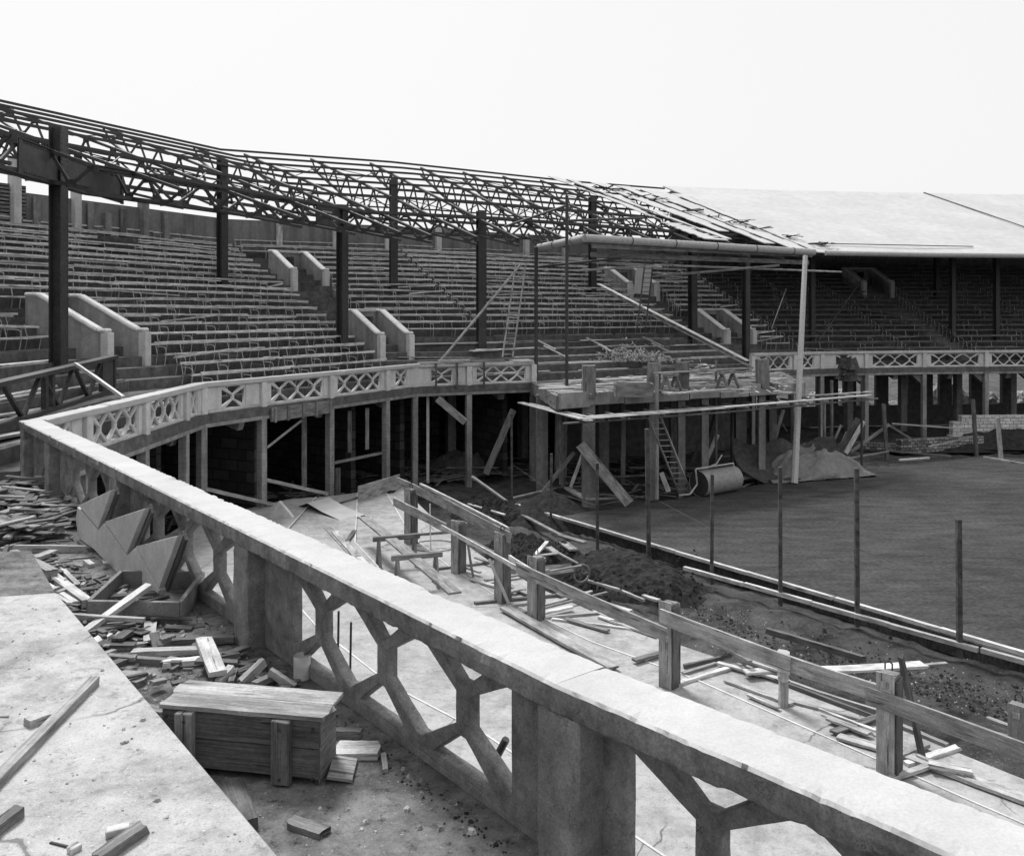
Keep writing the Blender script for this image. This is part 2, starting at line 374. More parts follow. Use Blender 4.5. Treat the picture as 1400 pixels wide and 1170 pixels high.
# lower terrace slab, three strips stepping gently to the field
FE = [V((15.0, 2.4)), V((7.3, 12.5)), V((4.3, 16.6)), V((2.6, 18.4)), V((.7, 21.2)), V((-.6, 23.6)), V((-2.0, 26.9)), V((-4.2, 33.6))]
IN = [V((-7.9, 31.0)), V((-10.2, 27.5)), V((-10.2, 15.5)), V((-4, 8)), V((2, 0)), V((8, -6))]
dirn = -sdir(0)
def shift(k): return [p + V((-.84, -.54)) * k for p in FE]
for k, z in ((0, .60), (3.0, .655), (5.6, .71)):
    q = shift(k)[:7] + ([FE[7]] if k == 0 else [FE[7] + V((-1.5, -1.2)) * (k / 3)]) + IN
    mb = MB(); mb.prism([V((p.x, p.y, -.5)) for p in q], (0, 0, .5 + z)); struct(mb.build('lower_terrace', 'lowslab', loc=(0, 0, 0), bevel=.012))
for k, z in ((3.0, .655), (5.6, .71), (1.2, .6)):
    q = shift(k)[:7] + [FE[7] + V((-1.5, -1.2)) * (k / 3)]
    mb = MB()
    for a_, b_ in zip(q, q[1:]): mb.bar(V((a_.x, a_.y, z + .004)), V((b_.x, b_.y, z + .004)), .035, .02)
    struct(mb.build('slab_joint_highlight', 'conc_light', loc=(0, 0, 0)))  # pale strips along the joints, painted in as highlights on the slab edges
mb = MB(); mb.prism([V((-10.6, 15, -.4)), V((-4.5, 9, -.4)), V((-6.2, 31, -.4)), V((-10.4, 31, -.4))], (0, 0, .7)); struct(mb.build('undercroft_floor', 'slabdirty', loc=(0, 0, 0)))

# ================================================================== GRANDSTAND
GS = thing('grandstand', (0, 40, 0), 'curved double deck grandstand of raw board marked concrete with open lower columns', 'grandstand')
def strip(profile, i, name, mat, parent=GS, t0=0, t1=1, bevel=0):
    mb = MB(); n = len(profile)
    for t in (t0, t1):
        for (d, z) in profile: mb.v.append(pt(i, t, d, z))
    L = (pt(i, t1, 0) - pt(i, t0, 0)).length
    acc = 0
    for k in range(n):
        k2 = (k + 1) % n; h = math.dist(profile[k], profile[k2])
        mb.quad([k, k2, n + k2, n + k], [(0, acc), (0, acc + h), (L, acc + h), (L, acc)]); acc += h
    mb.quad(list(range(n))[::-1], [(0, 0)] * n); mb.quad(list(range(n, 2 * n)), [(0, 0)] * n)
    return mb.build(name, mat, parent, bevel=bevel)
def terrace_profile():
    p = [(-.18, DK)]; z = DK; d = D0; p.append((d, z))
    for r in range(NROW):
        z += RS; p.append((d, z)); d += TR; p.append((d, z))
    return p + [(BACK, z - .55), (1.2, DK - .3), (-.18, DK - .3)]
tp = terrace_profile()
for i in range(1, NS): strip(tp, i, 'seating_terrace', 'conc_dark')
# near section: broad floor, one broad step, then steps behind the camera
strip([(-.2, DN), (1.62, DN), (1.62, DK - .5), (-.2, DK - .5)], 0, 'deck_floor', 'slabdirty')
mb = MB(); mb.prism([pt(99, 0, -.2, DN - .3), pt(99, 1, -.2, DN - .3), pt(99, 1, 1.0, DN - .3), pt(99, 0, 1.0, DN - .3)], (0, 0, .296)); struct(mb.build('deck_floor', 'slabdirty', loc=(0, 0, 0)))
# clean slab on the near deck (own piece): from a cross joint outwards
def s0(s, d, z): # s metres from corner along near rail
    b = K[1] + dirn * s - (-NR[0]) * d if False else K[1] + dirn * s + NR[0] * d
    return V((b.x, b.y, z))
mb = MB(); mb.prism([s0(9.9, 1.55, DK - .3), s0(27, 1.75, DK - .3), s0(27, 3.0, DK - .3), s0(9.2, 3.0, DK - .3)], (0, 0, .6)); struct(mb.build('step_slab', 'slab2', loc=(0, 0, 0), bevel=.012))
mb = MB(); mb.prism([s0(7.9, 1.42, DK - .3), s0(9.9, 1.55, DK - .3), s0(9.2, 3.0, DK - .3), s0(6.9, 2.9, DK - .3)], (0, 0, .585)); struct(mb.build('dusty_slab', 'slabdirty', loc=(0, 0, 0), bevel=.012))
# rear floor left of the joint, and steps behind the camera
mb = MB(); mb.prism([s0(-3.2, 1.63, DK - .35), s0(8, 1.63, DK - .35), s0(8, 6, DK - .35), s0(-8, 6, DK - .35)], (0, 0, .185)); struct(mb.build('rear_deck', 'slabdirty', loc=(0, 0, 0)))
strip([(3.02, DK), (3.02, DK + .45), (4.2, DK + .45), (4.2, DK + .9), (5.4, DK + .9), (5.4, DK)], 0, 'rear_step', 'slab', t0=0, t1=.62)

prof = [(5.45, DK), (5.45, DK + 1.3)]; d_, z_ = 5.45, DK + 1.3      # the stand goes on rising behind the camera
while d_ < 17.5: d_ += .8; prof.append((d_, z_)); z_ += .42; prof.append((d_, z_))
prof += [(d_ + .9, z_), (d_ + .9, z_ + 2.4), (d_ + 1.2, z_ + 2.4), (d_ + 1.2, DK)]
strip(prof, 0, 'seating_terrace', 'conc_dark', t0=0, t1=.72)
def outer(i, t, d, z): return pt(i, t, d, z)
# front beams and columns
POSTS = {0: [], 1: [112, 194, 250], 2: [357, 450, 527], 3: [640], 5: [1085], 6: [1183], 7: [1264, 1347], 8: []}
def tfind(px, i, d=0):
    m = (px - 700) / F; a = off(i, d); b = off(i + 1, d); fa = a.x - m * a.y; fb = b.x - m * b.y; return fa / (fa - fb)
PT = {}
L0 = (K[0] - K[1]).length
for i in range(NS):
    if i == 4: continue
    if i == 0: ts = [1 - s / L0 for s in (20.15, 15.95, 11.25, 6.62, 2.3)]
    else:
        ts = [tfind(px, i) for px in POSTS.get(i, [])]
        if i == 1: ts = [ts[0] - (ts[1] - ts[0]) * 1.05 + 0] + ts
        if i == 7: ts += [ts[1] + (ts[1] - ts[0]) * .8]
        if i == 8: ts = [.2, .4, .6, .8]
    PT[i] = sorted([t for t in ts if .02 < t < .98])
PT[0] = [t for t in PT[0] if t > 1 - 15.9 / L0]; PT[99] = [1 - 8.4 / 11.5, 1 - 4.15 / 11.5]; T_A = 1 - 15.95 / L0
def column(mb, p, s, z0, z1, rz_):
    mb.box((p.x, p.y, 0), s, s, 1, rz_)
for i in list(range(1, 4)) + list(range(5, NS)):
    strip([(-.17, DK - .42), (-.17, DK - .003), (.13, DK - .003), (.13, DK - .42)], i, 'fascia_beam', 'conc_col')
    a = math.atan2(sdir(i).y, sdir(i).x)
    for t in [0] + PT[i] + ([1] if i == 3 else []):
        if t == 0 and i == 5: pass
        p = pt(i, t, -.03); mb = MB()
        w = .25
        d_ = V((math.cos(a), math.sin(a), 0))
        mb.bar(V((p.x, p.y, -.5)), V((p.x, p.y, DK - .0)), w + .0, w, up=d_)
        mb.build('column', 'conc_col', GS, bevel=.012)
# inner columns, rakers and rear wall below the deck
for i in range(1, NS):
    a = math.atan2(sdir(i).y, sdir(i).x); L = (pt(i, 1, 4) - pt(i, 0, 4)).length; n = max(1, round(L / 4.4))
    for k in range(n):
        t = (k + .5) / n; d_ = V((math.cos(a), math.sin(a), 0))
        for dd_ in (5.0,):
            p = pt(i, t, dd_); mb = MB(); mb.bar(V((p.x, p.y, -.5)), V((p.x, p.y, tz(dd_) - .55)), .42, .42, up=d_); mb.build('inner_column', 'conc', GS, bevel=.012)
        p = pt(i, t, .2); q = pt(i, t, 9.5); mb = MB(); mb.bar(V((p.x, p.y, DK - .5)), V((q.x, q.y, tz(9.5) - 1.0)), .3, .5); mb.build('raker_beam', 'conc', GS)
    # rear wall, with openings under the far part
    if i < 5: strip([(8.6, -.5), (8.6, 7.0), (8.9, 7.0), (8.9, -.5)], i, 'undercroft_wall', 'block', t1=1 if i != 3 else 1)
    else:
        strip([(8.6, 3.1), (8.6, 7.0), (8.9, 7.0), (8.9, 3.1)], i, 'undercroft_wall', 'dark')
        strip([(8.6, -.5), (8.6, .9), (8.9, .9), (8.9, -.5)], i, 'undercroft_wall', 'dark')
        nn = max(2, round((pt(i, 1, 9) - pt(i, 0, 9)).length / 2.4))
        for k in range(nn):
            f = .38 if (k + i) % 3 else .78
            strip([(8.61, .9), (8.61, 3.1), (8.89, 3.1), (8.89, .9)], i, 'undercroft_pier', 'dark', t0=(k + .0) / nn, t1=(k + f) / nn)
# cross walls under the left part (dark block walls seen between the columns)
for i, t in ((2, .02), (2, .36), (2, .8), (3, .1), (3, .93)):
    mb = MB(); a = pt(i, t, 1.6, -.5); b = pt(i, t, 8.6, -.5); L = (b - a).length; n = V((-(b - a).y, (b - a).x, 0)).normalized() * .25
    mb.v += [a, b, b + UP * 6.4, a + UP * 4.1, a + n, b + n, b + n + UP * 6.4, a + n + UP * 4.1]
    u = [(0, 0), (L, 0), (L, 6.4), (0, 4.1)]
    mb.quad([0, 1, 2, 3], u); mb.quad([4, 5, 6, 7], u); mb.quad([0, 3, 7, 4], [(0, 0), (0, 4), (.2, 4), (.2, 0)]); mb.quad([0, 1, 5, 4], [(0, 0)] * 4); mb.quad([3, 2, 6, 7], [(0, 0)] * 4); mb.quad([1, 2, 6, 5], [(0, 0)] * 4)
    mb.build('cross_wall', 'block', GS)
# rear parapet wall on top of the seating
top = DK + RS * NROW
for i in range(1, NS):
    mat = 'plaster'; h = 2.0 if i < 6 else 5.9
    if i == 1: mat = 'louvre'; h = 2.3
    if i == 2:
        strip([(BACK + .01, top - .6), (BACK + .01, top + 2.3), (BACK + .3, top + 2.3), (BACK + .3, top - .6)], i, 'rear_wall', 'louvre', t0=0, t1=.44)
        strip([(BACK + .01, top - .6), (BACK + .01, top + h), (BACK + .25, top + h), (BACK + .25, top - .6)], i, 'rear_wall', 'plaster', t0=.441, t1=1)
    else: strip([(BACK + .01, top - .6), (BACK + .01, top + h), (BACK + .28, top + h), (BACK + .28, top - .6)], i, 'rear_wall', mat)
for k in range(7):      # horizontal slatted panels between the piers of the old rear wall
    t0 = .005 + k * .063; t1 = t0 + .055; mb = MB()
    for j in range(13):
        z = top + .05 + j * .17; mb.bar(pt(2, t0, BACK - .04, z), pt(2, t1, BACK - .04, z), .05, .09)
    mb.build('slatted_panel', 'wood_m', GS)
def pier_at(px, w, h, mat='conc_light', dep=.35):
    r = find(px, BACK - .1, 1, 4)
    if not r: return
    i, t = r; p = pt(i, t, BACK - .1); a = sdir(i); mb = MB()
    mb.bar(V((p.x, p.y, top - .3)), V((p.x, p.y, top + h)), dep, w, up=V((a.x, a.y, 0)).cross(UP)); mb.build('wall_pier', mat, GS, bevel=.01)
for px, w, h, mt_ in ((20, .5, 3.5, 'conc_light'), (104, .38, 2.75, 'conc_light'), (146, .25, 1.5, 'conc'), (168, .12, 1.8, 'wood_d'), (196, .5, 2.3, 'conc'), (50, .12, 1.85, 'conc'), (124, .1, 1.9, 'conc'), (226, .3, 1.95, 'conc'), (300, .12, 1.85, 'wood_l'), (382, .14, 1.85, 'wood_l'), (459, .3, 1.9, 'conc_light'), (530, .3, 1.9, 'conc_light'), (599, .35, 2.2, 'conc_light'), (719, .4, 1.9, 'conc_light'), (772, .3, 1.9, 'conc_light')): pier_at(px, w, h, mt_)

# ------------------------------------------------------------------ unbuilt bay: platform pushed out to the field
PL = [K[4] + V((.0, -.3)), V((1.8, 33.5)), V((3.0, 34.3)), V((13.2, 39.8)), V((14.4, 47.9)), K[5] + V((.3, .4)), pt(4, .5, .3).xy]
PF = thing('deck_platform', (6, 38, 0), 'unfinished concrete deck platform jutting toward the field on dark columns', 'deck')
mb = MB(); mb.prism([V((p[0], p[1], DK - .3)) for p in PL], (0, 0, .27)); mb.build('deck', 'conc_mid', PF)
for a, b, h0, h1, mt_ in ((PL[0], PL[1], DK - .5, DK + .05, 'wood_m'), (PL[1], PL[2], DK - .5, DK + .12, 'conc_mid'), (PL[2], PL[3], DK - .42, DK + .08, 'conc_mid'), (PL[3], PL[4], DK - .5, DK + .05, 'conc_mid')):
    mb = MB(); n_ = max(1, int((V(b) - V(a)).length / 1.6))
    for k in range(n_):
        p = V(a).lerp(V(b), k / n_); q = V(a).lerp(V(b), (k + 1) / n_ - .004); zz = ru(-.03, .03)
        mb.bar(V((p.x, p.y, (h0 + h1) / 2 + zz)), V((q.x, q.y, (h0 + h1) / 2 + zz)), .22, h1 - h0)
    mb.build('edge_beam', mt_, PF, bevel=.01)
for px in (715, 805, 893, 965, 1043, 1110):
    m = (px - 700) / F
    a, b = (V(PL[0]), V(PL[1])) if px == 715 else (V(PL[2]), V(PL[3]))
    fa = a.x - m * a.y; fb = b.x - m * b.y; p = a.lerp(b, fa / (fa - fb)) if fa * fb < 0 else a.lerp(b, .4)
    mb = MB(); mb.bar(V((p.x, p.y + .25, -.5)), V((p.x, p.y + .25, DK - .3)), .5 if px in (715, 805) else .3, .5 if px in (715, 805) else .3, up=V((1, 0, 0))); mb.build('column', 'conc', PF, bevel=.012)
    if px in (805, 893, 1043, 1110):
        mb = MB(); mb.bar(V((p.x, p.y + .02, DK - .1)), V((p.x + ru(-.06, .06), p.y + .02, DK + 1.15)), .45, .5, up=V((1, 0, 0)), jit=.02); mb.build('column_form', 'wood_m', PF)
# ragged inner columns under the platform
for k in range(14):
    x = ru(2, 13); y = 36 + (x - 2) * .45 + ru(1.5, 6); mb = MB(); s_ = random.choice((.14, .3, .36, .2)); mb.bar(V((x, y, -.5)), V((x + ru(-.05, .05), y, DK - .3)), s_, s_, up=V((1, 0, 0))); mb.build('prop', random.choice(('wood_m', 'conc', 'wood_m')), PF)
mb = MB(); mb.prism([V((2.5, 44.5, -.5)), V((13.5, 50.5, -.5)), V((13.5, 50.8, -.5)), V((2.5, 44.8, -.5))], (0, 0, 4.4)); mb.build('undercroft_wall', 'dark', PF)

# ------------------------------------------------------------------ balustrades
LAT = {}
def lattice(L, kind, th, near, sh=-.08):
    key = (round(L, 2), kind, near, sh)
    if key in LAT: return LAT[key]
    H = 1.01 if near else .85
    cu = bpy.data.curves.new('lat', 'CURVE'); cu.dimensions = '2D'; cu.fill_mode = 'BOTH'; cu.extrude = th / 2 - .008; cu.bevel_depth = .008; cu.bevel_resolution = 0; cu.offset = -.008
    def poly(pts):
        sp = cu.splines.new('POLY'); sp.points.add(len(pts) - 1); sp.use_cyclic_u = True
        for k, (x, y) in enumerate(pts): sp.points[k].co = (x, y, 0, 1)
    poly([(0, 0), (L, 0), (L, H), (0, H)])
    if kind == 3:
        w = min(L * .9 / 3, 1.08) if near else L * .27; uc = [L / 2 + (sh if near else 0) + (k - 1) * w for k in range(3)]
    else:
        w = min(1.0, L * .42); uc = [L / 2]
    T, B = (.955, .13) if near else (.79, .10); Mh = (T + B) / 2; sc_ = (T - B) / .74
    nw = .075 if near else .045; hv = (.10 if near else .07) * sc_; th_ = (.165 if near else .12) * sc_; tw = w * (.33 if near else .36); x0 = uc[0] - w / 2; x1 = uc[-1] + w / 2
    for u in uc:
        poly([(u - tw, T), (u + tw, T), (u + .045, Mh + th_), (u - .045, Mh + th_)])
        poly([(u - tw, B), (u + tw, B), (u + .045, Mh - th_), (u - .045, Mh - th_)])
    for k in range(len(uc) - 1):
        m = (uc[k] + uc[k + 1]) / 2; e = .05 * sc_
        poly([(m - .03, T - e), (m + .03, T - e), (uc[k + 1] - nw, Mh + hv), (uc[k + 1] - nw, Mh - hv), (m + .03, B + e), (m - .03, B + e), (uc[k] + nw, Mh - hv), (uc[k] + nw, Mh + hv)])
    poly([(x0, T - .07), (uc[0] - nw, Mh + hv), (uc[0] - nw, Mh - hv), (x0, B + .07)])
    poly([(x1, T - .07), (uc[-1] + nw, Mh + hv), (uc[-1] + nw, Mh - hv), (x1, B + .07)])
    o = bpy.data.objects.new('tmp', cu); C.objects.link(o)
    dg = bpy.context.evaluated_depsgraph_get(); me = bpy.data.meshes.new_from_object(o.evaluated_get(dg)); bpy.data.objects.remove(o); bpy.data.curves.remove(cu)
    for v in me.vertices: x, y, z = v.co; v.co = (x, z, y)
    bm = bmesh.new(); bm.from_mesh(me); bmesh.ops.remove_doubles(bm, verts=bm.verts, dist=.0005)
    if near:
        bmesh.ops.triangulate(bm, faces=bm.faces)
        for _ in range(2):
            es = [e for e in bm.edges if e.calc_length() > .11]; bmesh.ops.subdivide_edges(bm, edges=es, cuts=1)
            bmesh.ops.triangulate(bm, faces=bm.faces)
        for v in bm.verts: v.co += noise.noise_vector(v.co * 9) * .003 + noise.noise_vector(v.co * 31) * .002
    bmesh.ops.recalc_face_normals(bm, faces=bm.faces); bm.to_mesh(me); bm.free(); me.name = 'lattice_panel'
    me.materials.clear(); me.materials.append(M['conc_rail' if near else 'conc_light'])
    LAT[key] = (me, w, uc); return LAT[key]
BL = {0: 'long weathered concrete balustrade across the foreground with thick chipped coping',
      1: 'concrete balustrade on the far side of the corner, seen end on past the near rail',
      2: 'concrete balustrade above the open columns left of the lower bays, bright coping curving away',
      3: 'short concrete balustrade ending at the unfinished platform, loose boards on its coping',
      5: 'small concrete balustrade stretch behind the tall pale pole',
      6: 'concrete balustrade section right of the tall pole with bright solid panels beside one cross',
      7: 'distant straight concrete balustrade under the white roofed stand, two triple cross bays',
      8: 'last concrete balustrade section of the distant stand at the right edge of the photo'}
KIND = {0: [3, 3, 3, 3, 3, 1], 1: [1, 3, 3, 1], 2: [1, 3, 3, 1], 3: [1, 3], 5: [3, 1], 6: [1, 3], 7: [3, 3, 1, 3], 8: [3, 3, 1, 3, 3]}
KIND[1] = [1, 3, 3, 1]
BL[99] = 'nearest stretch of concrete balustrade, running out of the photo at bottom right'; KIND[99] = [3, 3, 3]; KIND[0] = [3, 3, 3, 1]; NRD = {99: NA}
for i in (0, 99, 1, 2, 3, 5, 6, 7, 8):
    near = i in (0, 99)
    mid = pt(i, .5, 0, DK); B_ = thing('concrete_balustrade', mid, BL[i], 'balustrade')
    d = sdir(i); d3 = V((d.x, d.y, 0)); NRD.setdefault(i, NR[i] if i < 50 else NA); n3 = V((NRD[i].x, NRD[i].y, 0)); ang = math.atan2(d.y, d.x)
    # coping
    mb = MB(); a = pt(i, T_A if i == 0 else 0, 0, RT - .085); b = pt(i, 1, 0, RT - .085); ext = .2 if near else 0
    if i == 0: b = b + d3 * .13
    if i == 99: b = b + d3 * .03
    if i == 1: a = a + d3 * .2
    rough_beam(mb, a, b, .42 if near else (.4 if i == 1 else .36), .17 if near else .15, (.035 if near else .2), (.003 if near else .002), (.016 if near else .012), seed=i)
    if i > 3 or i == 3: cm = 'coping_far'
    else: cm = 'coping'
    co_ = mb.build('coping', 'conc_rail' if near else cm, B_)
    if near:      # smooth cement top, also made paler to carry the light from above
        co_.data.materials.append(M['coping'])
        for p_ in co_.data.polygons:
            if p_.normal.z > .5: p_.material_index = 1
    pass
    ts = [T_A if i == 0 else 0] + PT[i] + [1]
    pw = .36 if near else .26
    for j, t in enumerate(ts):
        if i not in (0, 3, 8) and j == len(ts) - 1: continue
        if i == 99 and j in (0, len(ts) - 1): continue
        c = pt(i, t, .0 if near else -.05)
        if i == 0 and t == 1: c = pt(i, 1, 0) - d3 * .0
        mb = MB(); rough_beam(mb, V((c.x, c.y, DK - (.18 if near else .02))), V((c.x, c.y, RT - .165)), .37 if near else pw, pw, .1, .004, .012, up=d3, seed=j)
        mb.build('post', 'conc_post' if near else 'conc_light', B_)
    for j in range(len(ts) - 1):
        a = pt(i, ts[j], (-.045 if near else 0), DN if near else DK); b = pt(i, ts[j + 1], -.045 if near else 0, DN if near else DK); L = (b - a).length - pw + .02
        if L < .5: continue
        kind = KIND[i][j] if j < len(KIND[i]) else 3
        me, w, uc = lattice(L, kind, .105 if near else .1, near, .12 if i == 99 else -.08)
        a = a + d3 * (pw / 2 - .01)
        o = link('lattice_panel', me, None, B_, a - mid); o.rotation_euler = (0, 0, ang)
        if kind == 3 and not near:
            for x0 in (.06, L - .06 - L * .07):
                mb = MB(); mb.bar(a + d3 * x0 + UP * .44 - n3 * .035, a + d3 * (x0 + L * .07) + UP * .44 - n3 * .035, .09, .68); mb.build('solid_panel', 'conc_light', B_, bevel=.01)
        if kind == 1:      # solid raised panels either side of the cross
            g = uc[0] - w / 2
            for x0, x1 in ((.03, g - .04), (L - g + .04, L - .03)):
                if x1 - x0 < .15: continue
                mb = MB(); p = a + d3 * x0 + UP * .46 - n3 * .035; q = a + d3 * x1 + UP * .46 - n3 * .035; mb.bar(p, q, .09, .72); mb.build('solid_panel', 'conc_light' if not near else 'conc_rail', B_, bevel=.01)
    if not near:           # small drain holes strip: plinth under the lattice
        mb = MB(); a = pt(i, 0, 0, DK + .05); b = pt(i, 1, 0, DK + .05); rough_beam(mb, a, b, .15, .1, .3, .003, .01); mb.build('plinth', 'conc_light', B_)

# ================================================================== STAIR PARAPETS (vomitories)
VOM = []
def vomitory(px, d0, d1, w, label, mat='plaster_l', nofar=False):
    i, t = find(px, d0)
    d1 = d0 + (d1 - d0) * .7; n = (pt(i, t, d1) - pt(i, t, d0)).normalized(); s = V((n.y, -n.x, 0))     # s points to the right seen from the field
    VOM.append((i, t, d0, d1, w))
    base = pt(i, t, d0, tz(d0) - .4); T = thing('stairwell_parapet', base, label, 'parapet', 'concrete parapets round the stairways up into the seats')
    zb0 = tz(d0 - .5); zb1 = zb0 + (d1 - d0) * .36
    ln = d1 - d0; f = .85
    c0 = pt(i, t, d0)
    def q(sd, k, z): return V((c0.x, c0.y, 0)) + s * sd + n * (ln * k) + UP * z
    h0, h1 = 1.2, 1.25
    for sd in (-w / 2, w / 2):
        mb = MB(); e = s * .24; o = s * .12
        mb.prism([q(sd, 0, zb0 - .6) - o, q(sd, 1, zb1 - .8) - o, q(sd, 1, zb1 + h1) - o, q(sd, f, zb1 + h1) - o, q(sd, .08, zb0 + h0) - o, q(sd, 0, zb0 + h0) - o], e)
        mb.build('side_wall', mat, T)
        mb = MB(); prev = None
        for (k0, z0), (k1, z1) in (((1.01, zb1 + h1), (f, zb1 + h1)), ((f, zb1 + h1), (.08, zb0 + h0)), ((.08, zb0 + h0), (-.03, zb0 + h0))):
            mb.bar(q(sd, k0, z0 + .05), q(sd, k1, z1 + .05), .36, .15)
        mb.build('coping', 'conc_light', T, bevel=.05)
        mb = MB(); mb.bar(q(sd, -.01, zb0 - .6), q(sd, -.01, zb0 + h0 - .02), .30, .30, up=n); mb.build('end_pier', 'conc_light', T, bevel=.012)
    mb = MB(); mb.bar(q(-w / 2, 1, zb1 + h1 - .75), q(w / 2, 1, zb1 + h1 - .75), .15, 1.5); mb.build('back_wall', mat, T)
    mb = MB(); mb.bar(q(-w / 2, 1.0, zb1 + h1 + .052), q(w / 2, 1.0, zb1 + h1 + .052), .31, .154); mb.build('coping', 'conc_light', T, bevel=.02)
    mb = MB(); mb.bar(q(0, .85, zb1 + .1), q(0, .85, zb1 + h1 - .25), .1, w * .45, up=n); mb.build('passage_shade', 'char', T)  # solid dark panel painted as the shade inside the stair opening
vomitory(172, 4.0, 8.6, 1.8, 'large pale stairwell parapet at the left edge behind the first big steel column')
vomitory(424, 11.5, 15.6, 1.9, 'upper stairwell parapet high in the seats left of the third tall column')
vomitory(541, 3.1, 7.2, 1.6, 'stairwell parapet near the rail just right of a dark column, dark inside')
vomitory(880, 10.6, 14.6, 2.2, 'pale upper stairwell parapet seen below the bent gutter, ladder leaning by it')
vomitory(1012, 3.6, 8.2, 2.0, 'stairwell parapet above the start of the distant balustrade, under the gutter')
vomitory(1200, 11.3, 15.3, 2.2, 'small far stairwell parapet high under the white roof')

# ================================================================== SEATS
MESH = {}
def standard(arm, fat=1.0):
    key = (arm, fat)
    if key in MESH: return MESH[key]
    mb = MB(); t = .021 * fat
    X = UP.cross(V((0, 1, 0)))
    mb.bar((0, 0, .0), (0, -.07, .40), t, t); mb.bar((0, -.07, .40), (0, .36, .37), t, t)
    mb.bar((0, .44, .02), (0, .36, .37), t, t); mb.bar((0, .36, .37), (0, .47, .80), t, t)
    if arm:
        p = [V((0, -.06, .40)), V((0, -.06, .56)), V((0, 0, .64)), V((0, .12, .66)), V((0, .42, .66))]; mb.path(p, t * .55, 5)
    MESH[key] = mb.mesh('standard'); MESH[key].materials.append(M['iron']); return MESH[key]
ORD = ['front', 'second', 'third', 'fourth', 'fifth', 'sixth', 'seventh', 'eighth', 'ninth', 'tenth', 'eleventh', 'twelfth', 'thirteenth', 'fourteenth', 'fifteenth', 'sixteenth', 'seventeenth', 'eighteenth', 'nineteenth', 'twentieth', 'topmost']
BLK = {(1, 0): 'in the far left block behind the big riveted girder', (1, 1): 'in the far left block behind the big riveted girder',
       (2, 0): 'in the block between the large left parapet and the round cornered one', (2, 1): 'in the block between the large left parapet and the round cornered one',
       (3, 0): 'in the block behind the leaning ladder and pipe', (4, 0): 'in the block above the unfinished platform, left half', (4, 1): 'in the block above the unfinished platform, right half',
       (5, 0): 'in the narrow block right of the platform', (6, 0): 'under the left end of the white roof', (7, 0): 'in the shaded block under the white roof seam', (7, 1): 'in the shaded block under the white roof seam', (8, 0): 'in the last shaded block at the right edge'}
def bench(a, b, n, blk, r, label, sp, dark, detail):
    mid = (a + b) / 2; L = (b - a).length; d = (b - a).normalized()
    T = thing('seat_row', mid, label, 'seat row', 'rows of slatted seats rising up the stand')
    wob = lambda: V((0, 0, ru(-.025, .025) - (ru(0, .25) if rnd() < .03 else 0)))
    def rail(name, y, z, w, h, mat, gaps=0):
        mb = MB(); x = 0
        while x < L - .05:
            x2 = min(L, x + ru(2.4, 4.2))
            if not (gaps and rnd() < gaps): mb.bar(a + d * x + n * y + UP * z + wob(), a + d * (x2 - .01) + n * y + UP * z + wob(), w, h)
            x = x2
        if mb.v: mb.build(name, mat, T)
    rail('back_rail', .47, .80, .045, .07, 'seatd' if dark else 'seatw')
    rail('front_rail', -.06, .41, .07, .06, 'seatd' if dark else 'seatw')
    rail('seat_board', .17, .415, .34, .03, 'seatd', .0)
    k = int(L / sp); ang = math.atan2(d.y, d.x); jo = ru(0, sp * .8)
    for j in range(k + 1):
        x = .03 if j == 0 else min(L - .03, j * sp - jo); p = a + d * x
        o = link('standard', standard(j % 2 == 0, 1.0 if r < 9 else 1.25), None, T, p - mid); o.rotation_euler = (0, 0, ang + ru(-.03, .03))
tiny = 0
for i in range(1, NS):
    for r in range(NROW):
        d = D0 + TR * r + .28; z = tz(D0 + TR * r + .3)
        if i == 1 and r < 5: continue
        if i == 3 and r < 5: continue
        if i == 4 and r < 5: continue
        if i == 5 and r < 2: continue
        A = pt(i, 0, d, z); B2 = pt(i, 1, d, z); L = (B2 - A).length; dr = (B2 - A).normalized(); n = V((-dr.y, dr.x, 0))
        if L < 1: continue
        cuts = []
        # aisles at the kinks and through the stairwells
        cuts.append((-1, .12)); cuts.append((L - .12, L + 1))
        for (vi, vt, v0, v1, vw) in VOM:
            c = pt(vi, vt, (v0 + v1) / 2); 
            for s_ in [0]:
                nn = (pt(vi, vt, v1) - pt(vi, vt, v0)).normalized(); q = pt(vi, vt, v0) + nn * (d - v0)
                x = (q - V((A.x, A.y, 0))).dot(dr); off_ = abs((q - V((A.x, A.y, 0))).dot(n))
                if off_ < 1.2 and -1.5 < x < L + 1.5:
                    if v0 - 1.2 < d + .3 and d < v1 + .5: cuts.append((x - vw / 2 - .3, x + vw / 2 + .25))
                    elif d <= v0 - 1.2 or (v0 > 8 and d < v0): cuts.append((x - .55, x + .55))
        if i in (2,): cuts.append((L * .52 - .1, L * .52 + .1)) if r < 3 else None
        cuts.sort(); segs = []; x = 0
        for c0, c1 in cuts:
            if c0 - x > 1.1: segs.append((x, c0))
            x = max(x, c1)
        if L - x > 1.1: segs.append((x, L))
        for k, (x0, x1) in enumerate(segs):
            blk = BLK.get((i, min(k, 1)), BLK.get((i, 0)))
            part = '' if len(segs) == 1 else (', left piece' if k == 0 else (', right piece' if k == len(segs) - 1 else ', middle piece'))
            who = 'topmost' if r == NROW - 1 else (ORD[r] if r > 0 else 'front')
            label = f'{who} seat row up from the rail {blk}{part}'
            w_ = label.split()
            dark = i >= 6  # rows under the white roof get darker slats, shade put into the colour
            bench(A + dr * x0, A + dr * x1, n, blk, r, label if len(w_) <= 16 else ' '.join(w_[:16]), 1.15 if (r < 8 and not dark) else (1.7 if not dark else 2.8), dark, r < 12)

